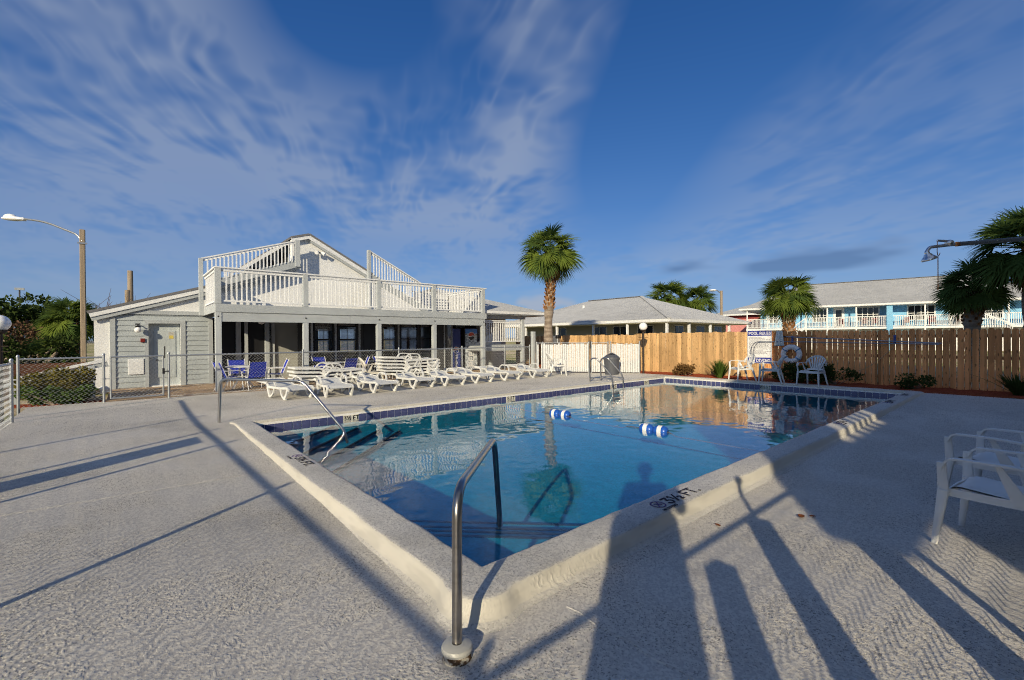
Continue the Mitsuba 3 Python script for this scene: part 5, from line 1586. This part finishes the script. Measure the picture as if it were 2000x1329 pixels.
def frond(el, R, seed, nl=38, droop=1.0, bend=28.0):
    """a fan leaf in the x-z plane: stalk out along elevation el, then a fan of narrow drooping leaflets"""
    r_ = rng(seed)
    m = MB()
    e0 = math.radians(el)
    Lp = 0.56 * R
    pts, e = [np.zeros(3)], e0
    for k_ in range(5):
        pts.append(pts[-1] + Lp / 5 * np.array([math.cos(e), 0, math.sin(e)]))
        e -= math.radians(5.0) * droop
    pts = np.array(pts)
    e -= math.radians(bend)
    m.tube(pts, np.linspace(0.022, 0.011, 6) * R / 1.2, 4, cap=False)
    a = np.array([math.cos(e), 0, math.sin(e)])
    nn = np.array([-math.sin(e), 0, math.cos(e)])
    l = np.array([0, 1.0, 0])
    V, F = [], []
    for i in range(nl):
        ph = math.radians(-118 + 236 * (i + r_.uniform(-.3, .3)) / (nl - 1))
        ln = 0.62 * R * (1 - 0.24 * abs(ph) / 2.0) * r_.uniform(0.88, 1.06)
        d = a * math.cos(ph) + l * math.sin(ph) + nn * (0.30 * abs(math.sin(ph)) + r_.uniform(-.10, .10))
        d /= np.linalg.norm(d)
        w = np.cross(nn, d); w /= np.linalg.norm(w)
        root = pts[-1] + a * 0.02
        base = len(V)
        g = np.array([0, 0, -1.0])
        for t_, wd in ((0.04, 0.008), (0.36, 0.022), (0.70, 0.015), (1.0, 0.002)):
            sag = droop * (0.10 * t_ ** 2 + 0.30 * max(0, t_ - 0.45) ** 1.6) * R * r_.uniform(0.7, 1.25)
            c = root + d * ln * t_ + g * sag
            V += [c - w * wd * R, c + w * wd * R]
        for k_ in range(3):
            F.append((base + 2 * k_, base + 2 * k_ + 1, base + 2 * k_ + 3, base + 2 * k_ + 2))
    m.raw(V, F)
    return m


_fr = {}


def frond_shape(el, R, var, matname):
    key = (el, round(R, 2), var, matname)
    if key not in _fr:
        _fr[key] = shape(frond(el, R, 1000 + int(el) * 7 + var * 31, droop=0.55 if el > 20 else 0.75), matname)
    return _fr[key]


def palm(label, x, y, z0, zc, R, tr, seed, n_=44, lean=(0, 0), boots=1.0, dark=False, group=None, dead=5, squash=1.0):
    r_ = rng(seed)
    t = thing('palm_tree', label, 'palm tree', group)
    zt = zc - 0.16 * R
    tt = np.linspace(0, 1, 16)
    pts = np.stack([x + lean[0] * tt ** 1.6, y + lean[1] * tt ** 1.6, z0 + (zt - z0) * tt], -1)
    wig = 0.03 * np.sin(tt * 9 + seed)
    pts[:, 0] += wig; pts[:, 1] -= wig * 0.6
    rad = tr * (1.0 + 0.10 * np.sin(tt * 23 + seed) + 0.05 * np.sin(tt * 51)) * np.interp(tt, [0, 0.06, 0.5, 0.9, 1], [1.25, 1.05, 0.95, 1.0, 0.8])
    obj('trunk', MB().tube(pts, rad, 14), 'mat_palm_trunk', t, True)
    top = pts[-1]
    hb = boots
    if hb > 0:
        m = MB()
        for k_ in range(int(46 * hb)):
            f_ = 1 - (k_ / (46 * hb)) * min(1.0, hb * 1.1 / max(zt - z0, 0.5))
            c = np.array([np.interp(f_, tt, pts[:, i]) for i in range(3)])
            az = k_ * 2.39996
            rr = np.interp(f_, tt, rad)
            d = np.array([math.cos(az), math.sin(az), 0])
            m.beam(c + d * rr * 0.75, c + d * (rr * 1.0 + 0.05 * R * r_.uniform(0.6, 1.2)) + np.array([0, 0, 0.15 * R * r_.uniform(0.7, 1.2)]), 0.075 * R, 0.028 * R, up=np.array([0, 0, 1.0]) - 0.3 * d)
        obj('boots', m, 'mat_boot', t)
    for k_ in range(n_):
        q = (k_ + 0.5) / n_
        el = 88 - 118 * q ** 0.95 + r_.uniform(-14, 14)
        el = min([84, 68, 52, 36, 20, 4, -12, -30], key=lambda s: abs(s - el))
        az = k_ * 2.39996 + r_.uniform(-.25, .25)
        M = MT(top[0], top[1], top[2] + 0.10 * R * (1 - q), az, r_.uniform(0.88, 1.08), rx=r_.uniform(-.7, .7))
        mt_ = 'mat_frond_deep' if (dark or (k_ * 7 + seed) % 3 == 0) else 'mat_frond'
        put('frond', frond_shape(el, R, k_ % 2, mt_), t, M)
    for k_ in range(dead):
        M = MT(top[0], top[1], top[2] - 0.15 * R, k_ * 1.9 + seed, 0.62, ry=0.5)
        put('dead_frond', frond_shape(-30, R, 0, 'mat_frond_dead'), t, M)
    return t


palm('tall palm with a shaggy round crown between the clubhouse and the bungalow', 11.80, 11.20, -0.2, 4.98, 1.30, 0.185, 1, 44, (0.10, -0.04), 2.1)
palm('palm crown rising behind the bungalow roof, left of two', 34.75, 19.27, -0.2, 4.75, 1.95, 0.24, 2, 40, boots=1.0)
palm('palm crown rising behind the bungalow roof, right of two', 36.70, 17.6, -0.2, 4.4, 1.85, 0.24, 3, 40, boots=1.0)
palm('short palm with orange boots in front of the blue building', 28.33, 7.64, -0.2, 3.80, 1.58, 0.30, 4, 44, boots=2.6)
palm('dark palm behind the fence at the right edge, left of two', 21.75, -0.55, -0.3, 3.15, 1.12, 0.24, 5, 52, dark=True, boots=1.2, dead=9)
palm('dark palm with a large crown cut by the right edge', 20.9, -2.0, -0.3, 4.35, 1.6, 0.24, 6, 54, dark=True, boots=1.2, dead=8)
palm('leaning palm beside the street lamp, left of the clubhouse', -3.15, 25.33, -0.3, 2.35, 1.15, 0.24, 7, 44, (-0.30, 0.15), 1.4)
palm('low young palm below the leaning palm by the street lamp', -4.0, 24.9, -0.4, 0.85, 1.15, 0.16, 8, 26, boots=0.5, dead=3)


def leaf_cloud(centers, radii, n_, size, seed, flat=0.7, folded=True):
    """small folded leaf blades spread through several overlapping clumps"""
    r_ = rng(seed)
    centers, radii = np.asarray(centers, float), np.asarray(radii, float)
    if radii.ndim == 1:
        radii = np.repeat(radii[:, None], 3, 1) * np.array([1, 1, flat])
    vol = radii.prod(1) ** 0.7
    idx = r_.choice(len(centers), n_, p=vol / vol.sum())
    d = r_.normal(size=(n_, 3)); d /= np.linalg.norm(d, axis=1, keepdims=True)
    rad = r_.uniform(0.15, 1.0, (n_, 1)) ** 0.45
    c = centers[idx] + d * rad * radii[idx]
    keep = meshkit.noise(c * (2.2 / max(size * 6, 0.3)), seed) > 0.30
    c, d = c[keep], d[keep]
    n_ = len(c)
    ax = r_.normal(size=(n_, 3)) + d * 0.9
    ax /= np.linalg.norm(ax, axis=1, keepdims=True)
    s = np.cross(ax, r_.normal(size=(n_, 3))); s /= np.linalg.norm(s, axis=1, keepdims=True)
    nn = np.cross(ax, s)
    sz = size * r_.uniform(0.6, 1.35, (n_, 1))
    V = np.stack([c, c + ax * sz * 0.5 + s * sz * 0.30 + nn * sz * 0.08, c + ax * sz, c + ax * sz * 0.5 - s * sz * 0.30 + nn * sz * 0.08], 1).reshape(-1, 3)
    k_ = np.arange(n_)[:, None] * 4
    F = np.vstack([k_ + np.array([[0, 1, 2]]), k_ + np.array([[0, 2, 3]])])
    return MB().raw(V, F)


def twigs(base, tips, r0, seed):
    r_ = rng(seed)
    m = MB()
    for tp in tips:
        a, b_ = np.array(base, float), np.array(tp, float)
        mid = (a + b_) / 2 + r_.normal(size=3) * 0.12 * np.linalg.norm(b_ - a) * np.array([1, 1, 0.4])
        p = np.array([(1 - t_) ** 2 * a + 2 * t_ * (1 - t_) * mid + t_ * t_ * b_ for t_ in np.linspace(0, 1, 6)])
        m.tube(p, np.linspace(r0, r0 * 0.25, 6), 6)
    return m


def tree(name, label, cat, base, clumps, leafn, size, matname, seed, r0=0.12, group=None):
    t = thing(name, label, cat, group)
    cs = [c[:3] for c in clumps]
    obj('trunk', twigs(base, cs, r0, seed), 'mat_palm_trunk', t, True)
    obj('crown', leaf_cloud(cs, [c[3] for c in clumps], leafn, size, seed), matname, t)
    return t


# dark trees at the far left
r_ = rng(77)
def clumps_box(n_, lo, hi, ra, rb, seed):
    q = rng(seed)
    return [(*q.uniform(lo, hi), q.uniform(ra, rb)) for _ in range(n_)]


tree('sea_grape', 'dark broad-leaved tree at the left edge, its top rising over the fence', 'tree', (-6.0, 30.0, -0.3), clumps_box(16, (-7.6, 29.0, 1.4), (-4.6, 31.0, 3.4), 0.6, 1.1, 1), 5200, 0.20, 'mat_leaf_dark', 11)
tree('sea_grape', 'dark tree left of the leaning palm, lower than its neighbour', 'tree', (-4.3, 29.5, -0.3), clumps_box(11, (-5.2, 28.9, 1.2), (-2.9, 30.3, 2.9), 0.5, 0.9, 2), 3200, 0.19, 'mat_leaf_dark', 12)
tree('dead_bush', 'brown dried bush in front of the dark trees at the left', 'bush', (-5.2, 27.0, -0.3), clumps_box(12, (-6.4, 26.4, 0.4), (-3.9, 27.6, 2.1), 0.5, 0.9, 3), 3200, 0.13, 'mat_leaf_brown', 13)
tree('shade_hedge', 'low hedge under the trees at the left, their shade put into its leaf colour', 'hedge', (-5.0, 24.0, -0.4), clumps_box(26, (-7.5, 23.4, -0.2), (-3.3, 24.4, 1.35), 0.45, 0.75, 4), 5200, 0.16, 'mat_leaf_dark', 14)  # leaf colour darkened in place of shade under the trees
t = thing('bare_tree', 'bare twiggy tree top between the palm and the clubhouse roof', 'tree')
m = MB()
q = rng(9)
for k_ in range(60):
    a = np.array([-2.0, 33.0, 1.9]) + q.normal(size=3) * np.array([0.5, 0.3, 0.3])
    m.tube(np.array([a, a + q.normal(size=3) * np.array([0.45, 0.3, 0.3]) + np.array([0, 0, 0.7]), a + q.normal(size=3) * np.array([0.75, 0.4, 0.4]) + np.array([0, 0, 1.5])]), [0.03, 0.016, 0.006], 4, cap=False)
obj('branches', m, 'mat_leaf_brown', t)
obj('trunk', MB().tube([(-2.0, 33, -0.3), (-2.0, 33, 2.4)], [0.16, 0.08], 8), 'mat_palm_trunk', t)
single('wood_post', 'short weathered post beside the clubhouse roof edge', 'post', MB().tube([(-1.5, 35.0, -0.3), (-1.5, 35.0, 4.55)], 0.13, 8), 'mat_pole_wood', 40)
# bed behind the chain link: hedge, hand rail, low brown fence
tree('croton_hedge', 'yellow green croton hedge behind the chain link fence', 'hedge', (-2.8, 13.1, -0.1), clumps_box(26, (-3.35, 12.75, 0.15), (-2.38, 13.5, 0.62), 0.17, 0.28, 5), 4600, 0.085, 'mat_leaf_croton', 15, 0.02)
tree('low_hedge', 'bright green low plants in front of the croton hedge', 'hedge', (-2.85, 12.5, -0.1), clumps_box(20, (-3.40, 12.36, 0.05), (-2.35, 12.75, 0.26), 0.12, 0.2, 6), 3000, 0.08, 'mat_leaf_green', 16, 0.015)
t = thing('ramp_rail', 'sloping white painted ramp hand rail behind the hedge', 'hand rail')
obj('rail', MB().beam((-3.95, 14.0, 0.42), (-2.02, 14.0, 0.90), 0.09, 0.07), 'mat_white_paint', t)
obj('lower_board', MB().beam((-3.95, 14.01, 0.31), (-2.02, 14.01, 0.79), 0.035, 0.11), 'mat_grey_wood', t)
obj('post', MB().cbox((-2.40, 13.93, -0.15), (-2.27, 14.06, 0.74), 0.006), 'mat_grey_post', t)
obj('post', MB().cbox((-3.8, 13.93, -0.15), (-3.67, 14.06, 0.42), 0.006), 'mat_grey_post', t)
t = thing('brown_fence', 'low red brown board fence behind the ramp rail', 'fence')
mat('mat_red_brown', wood_paint((0.085, 0.04, 0.026), 8.0), 0.8, 0.1)
for j in range(7):
    obj('board', MB().box((-6.5, 17.0, -0.3 + j * 0.15), (-2.42, 17.03, -0.16 + j * 0.15)), 'mat_red_brown', t)
t = thing('stone_edging', 'pale stone edging along the mulch bed left of the side door', 'edging')
obj('kerb', MB().cbox((-2.55, 12.75, -0.1), (-2.06, 12.92, 0.03), 0.02).cbox((-2.75, 12.62, -0.1), (-2.56, 12.78, 0.01), 0.02), 'mat_pole_wood', t)
for (x, y, r, lb) in ((-2.12, 14.9, 0.14, 'pale boulder at the foot of the stucco wall, larger one'), (-2.30, 14.7, 0.10, 'brown boulder at the foot of the stucco wall, smaller one')):
    m = MB().ball((x, y, 0.02), (r, r * 0.8, r * 0.8), 3)
    m.v[0] += (0.05 * (meshkit.noise(m.v[0] * 9) - 0.5))[:, None]
    single('boulder', lb, 'rock', m, 'mat_stucco' if r > 0.12 else 'mat_pole_wood', True)

# plants along the wooden fence
def grass_clump(x, y, z, h, n_, spread, seed, w=0.012, stiff=1.0):
    r_ = rng(seed)
    m = MB()
    for _ in range(n_):
        az, tl = r_.uniform(0, 2 * math.pi), abs(r_.normal(0, 0.42)) * spread
        d = np.array([math.cos(az), math.sin(az), 0])
        ln = h * r_.uniform(0.55, 1.08)
        b0 = np.array([x, y, z]) + d * r_.uniform(0, 0.10)
        s = np.array([-d[1], d[0], 0])
        V = []
        for t_ in (0, 0.5, 0.85, 1.0):
            c = b0 + d * (tl * t_ + 0.25 * tl * t_ * t_ / stiff) * ln + np.array([0, 0, ln * (t_ - 0.22 * t_ * t_ * min(1.5, tl) / stiff)])
            ww = w * (1 - t_ ** 2) + 0.0015
            V += [c - s * ww, c + s * ww]
        m.raw(V, [(0, 1, 3, 2), (2, 3, 5, 4), (4, 5, 7, 6)])
    return m


single('grass_clump', 'tall green grass clump in the mulch, left of the fence chairs', 'plant', grass_clump(14.3, 5.2, -0.05, 0.62, 420, 1.0, 21), 'mat_leaf_green')
tree('shrub', 'russet shrub in the mulch below the sunlit fence', 'shrub', (14.3, 6.5, -0.1), clumps_box(10, (14.05, 6.1, 0.05), (14.6, 6.9, 0.30), 0.13, 0.22, 7), 900, 0.085, 'mat_leaf_russet', 17, 0.012)
tree('shrub', 'dark shrub behind the middle fence chair, below the life ring', 'shrub', (14.4, 2.9, -0.1), clumps_box(12, (14.2, 2.45, 0.05), (14.7, 3.3, 0.42), 0.16, 0.26, 8), 1500, 0.09, 'mat_leaf_dark', 18, 0.012)
tree('shrub', 'dark shrub behind the right fence chair', 'shrub', (14.4, 1.8, -0.1), clumps_box(12, (14.2, 1.35, 0.05), (14.7, 2.3, 0.40), 0.16, 0.26, 9), 1500, 0.09, 'mat_leaf_dark', 19, 0.012)
tree('shrub', 'small dark shrub against the shaded fence, right of the rope', 'shrub', (14.5, 0.0, -0.1), clumps_box(9, (14.35, -0.3, 0.0), (14.7, 0.32, 0.26), 0.11, 0.2, 10), 800, 0.075, 'mat_leaf_dark', 20, 0.012)
single('spiky_plant', 'dark spiky plant by the fence at the right edge', 'plant', grass_clump(14.5, -1.85, -0.05, 0.55, 120, 1.4, 22, 0.022, 2.0), 'mat_leaf_dark')
t = thing('meter_box', 'grey utility box on the wooden fence beside the tall palm', 'box')
obj('body', MB().cbox((15.0, 13.75, 1.12), (15.22, 14.25, 1.48), 0.02), 'mat_galv', t)
obj('hood', MB().cbox((14.94, 13.70, 1.36), (15.20, 13.86, 1.52), 0.02), 'mat_trim_dark', t)
obj('conduit', MB().tube([(15.15, 14.35, -0.1), (15.15, 14.35, 1.30)], 0.03, 8), 'mat_galv', t)
# ------------------------------------------------------------------ what stands behind the camera: a raised beach house and the photographer
mat('mat_house_tan', (0.42, 0.38, 0.31), 0.8, 0.1)
hb = thing('beach_house', 'tan raised beach house behind the camera, its roof throwing the long shade', 'house')
obj('wall', MB().box((-2.6, -5.74, -0.3), (1.2, -5.62, 3.15)).box((-2.6, -5.74, 3.80), (1.2, -5.62, 6.2)), 'mat_house_tan', hb)
for i, x in enumerate((-2.4, -1.55, -1.12, -0.78, -0.46, -0.14, 0.3, 0.9)):
    obj('slot_bar', MB().box((x, -5.70, 3.151), (x + (0.5 if i in (0, 6) else 0.13), -5.66, 3.799)), 'mat_house_tan', hb)
obj('wall', MB().box((1.21, -12.0, -0.3), (12.5, -5.4, 7.5)), 'mat_house_tan', hb)
v, f, _ = hip(0.9, 12.8, -12.3, -5.1, 7.5, 0.45, 'x')
obj('roof', MB().raw(v, f), 'mat_shingle', hb)
pr_ = obj('porch', MB().box((-4.10, -5.95, 2.55), (-2.61, -5.45, 6.0)), 'mat_house_tan', hb)
obj('post', MB().box((-4.09, -5.76, -0.3), (-3.97, -5.64, 2.549)), 'mat_grey_post', pr_)

import manifold3d as m3


def body(bones, length=0.03, it=8):
    """one continuous surface: hulls of spheres along the bones, joined and relaxed"""
    parts = []
    for a, ra, b_, rb in bones:
        s1 = m3.Manifold.sphere(ra, 16).translate(list(map(float, a)))
        s2 = m3.Manifold.sphere(rb, 16).translate(list(map(float, b_)))
        parts.append(m3.Manifold.batch_hull([s1, s2]))
    u = m3.Manifold.batch_boolean(parts, m3.OpType.Add).refine_to_length(length)
    q = u.to_mesh()
    tm = trimesh.Trimesh(q.vert_properties[:, :3], q.tri_verts, process=True)
    trimesh.smoothing.filter_taubin(tm, iterations=it)
    return tm


mat('mat_skin', (0.45, 0.27, 0.19), 0.5, 0.3)
mat('mat_shirt', (0.10, 0.14, 0.22), 0.85, 0.1)
mat('mat_trousers', (0.06, 0.06, 0.07), 0.85, 0.1)
mat('mat_hair', (0.04, 0.025, 0.015), 0.6, 0.3)
pz = 0.40
pf = np.array([0.70, 0.71]); pf /= np.linalg.norm(pf)
MP = np.eye(4); MP[:3, 0] = (pf[1], -pf[0], 0); MP[:3, 1] = (pf[0], pf[1], 0); MP[:3, 3] = (-2.33, -2.70, pz); MP[:3, :3] = MP[:3, :3] @ np.diag([1.12, 1.0, 1.04])
pp = thing('person', 'person behind the camera, long dark coat added to fill out the shadow, arms bent to the chest', 'person')
skin = [((0, 0.02, 1.47), .055, (0, 0.03, 1.56), .052), ((0, 0.03, 1.63), .088, (0, 0.035, 1.70), .092), ((0, 0.075, 1.60), .055, (0, 0.06, 1.66), .07)]
for s in (-1, 1):
    skin += [((s * .25, .0, 1.17), .040, (s * .10, .25, 1.28), .028), ((s * .10, .25, 1.28), .030, (s * .075, .31, 1.31), .030)]
    for k_, (dx, ln) in enumerate(((-.028, .055), (-.010, .065), (.008, .062), (.026, .048))):
        a = np.array([s * (.07 + dx * .5), .33, 1.315 - k_ * 0.016])
        skin += [(a, .0095, a + np.array([-s * ln * .8, .028, .004]), .009), (a + np.array([-s * ln * .8, .028, .004]), .009, a + np.array([-s * (ln * .8 + .018), .008, .0]), .008)]
    skin += [((s * .085, .29, 1.335), .011, (s * .05, .33, 1.365), .009)]
bd = put('body', shape(body(skin, 0.012, 6), 'mat_skin', True), pp, MP)
shirt = [((-.16, 0, 1.40), .062, (.16, 0, 1.40), .062), ((-.11, 0.01, 1.28), .095, (.11, 0.01, 1.28), .095), ((-.08, 0.005, 1.02), .10, (.08, 0.005, 1.02), .10), ((-.10, 0, .92), .095, (.10, 0, .92), .095),
         ((-.10, 0.01, 1.28), .095, (-.08, 0.005, 1.0), .10), ((.10, 0.01, 1.28), .095, (.08, 0.005, 1.0), .10), ((0, 0, 1.42), .08, (0, 0, 1.30), .11)]
for s in (-1, 1):
    shirt += [((s * .185, 0, 1.40), .066, (s * .25, -0.01, 1.17), .050)]
put('shirt', shape(body(shirt), 'mat_shirt', True), bd if False else pp, MP)
tr_ = [((-.085, 0, .92), .10, (.085, 0, .92), .10)]
for s in (-1, 1):
    tr_ += [((s * .09, 0, .88), .095, (s * .105, .015, .50), .062), ((s * .105, .015, .50), .062, (s * .115, -.01, .09), .045)]
coat = [((-.12, 0, 1.05), .11, (.12, 0, 1.05), .11), ((-.12, 0, 1.05), .11, (-.15, 0, .35), .10), ((.12, 0, 1.05), .11, (.15, 0, .35), .10), ((-.15, 0, .35), .10, (.15, 0, .35), .10), ((-.15, 0, .7), .10, (.15, 0, .7), .10), ((-.14, 0, .5), .10, (.14, 0, .5), .10), ((-.13, 0, .88), .105, (.13, 0, .88), .105)]
put('coat', shape(body(coat, 0.03, 4), 'mat_shirt', True), pp, MP)  # coat added so the legs cast one broad shadow
put('trousers', shape(body(tr_), 'mat_trousers', True), pp, MP)
for s in (-1, 1):
    put('shoe', shape(body([((s * .115, -.04, .045), .045, (s * .125, .15, .035), .036)], 0.02, 5), 'mat_trim_dark', True), pp, MP)
put('hair', shape(body([((0, 0.0, 1.69), .098, (0, 0.02, 1.725), .094)], 0.02, 4), 'mat_hair', True), pp, MP)
put('nose', shape(body([((0, .135, 1.63), .013, (0, .125, 1.665), .010)], 0.006, 3), 'mat_skin', True), pp, MP)
for s in (-1, 1):
    put('ear', shape(MB().ball((s * .095, .02, 1.645), (.012, .022, .034), 2), 'mat_skin', True), pp, MP)
    put('eye', shape(MB().ball((s * .034, .117, 1.668), .012, 2), 'mat_white_gloss', True), pp, MP)
put('mouth', shape(MB().ball((0, .126, 1.595), (.024, .008, .007), 2), 'mat_red', True), pp, MP)

t = thing('added_platform', 'added low wooden platform behind the fence, raising the person for a longer shadow', 'platform')  # added to raise the person and lengthen the cast shadow
for j in range(5):
    obj('plank', MB().cbox((-2.75, -3.16 + j * 0.155, 0.34), (-1.55, -3.012 + j * 0.155, 0.395), 0.004), 'mat_grey_wood', t)
obj('frame', MB().box((-2.7, -3.1, -0.3), (-2.6, -2.5, 0.339)).box((-1.7, -3.1, -0.3), (-1.6, -2.5, 0.339)), 'mat_grey_wood', t)
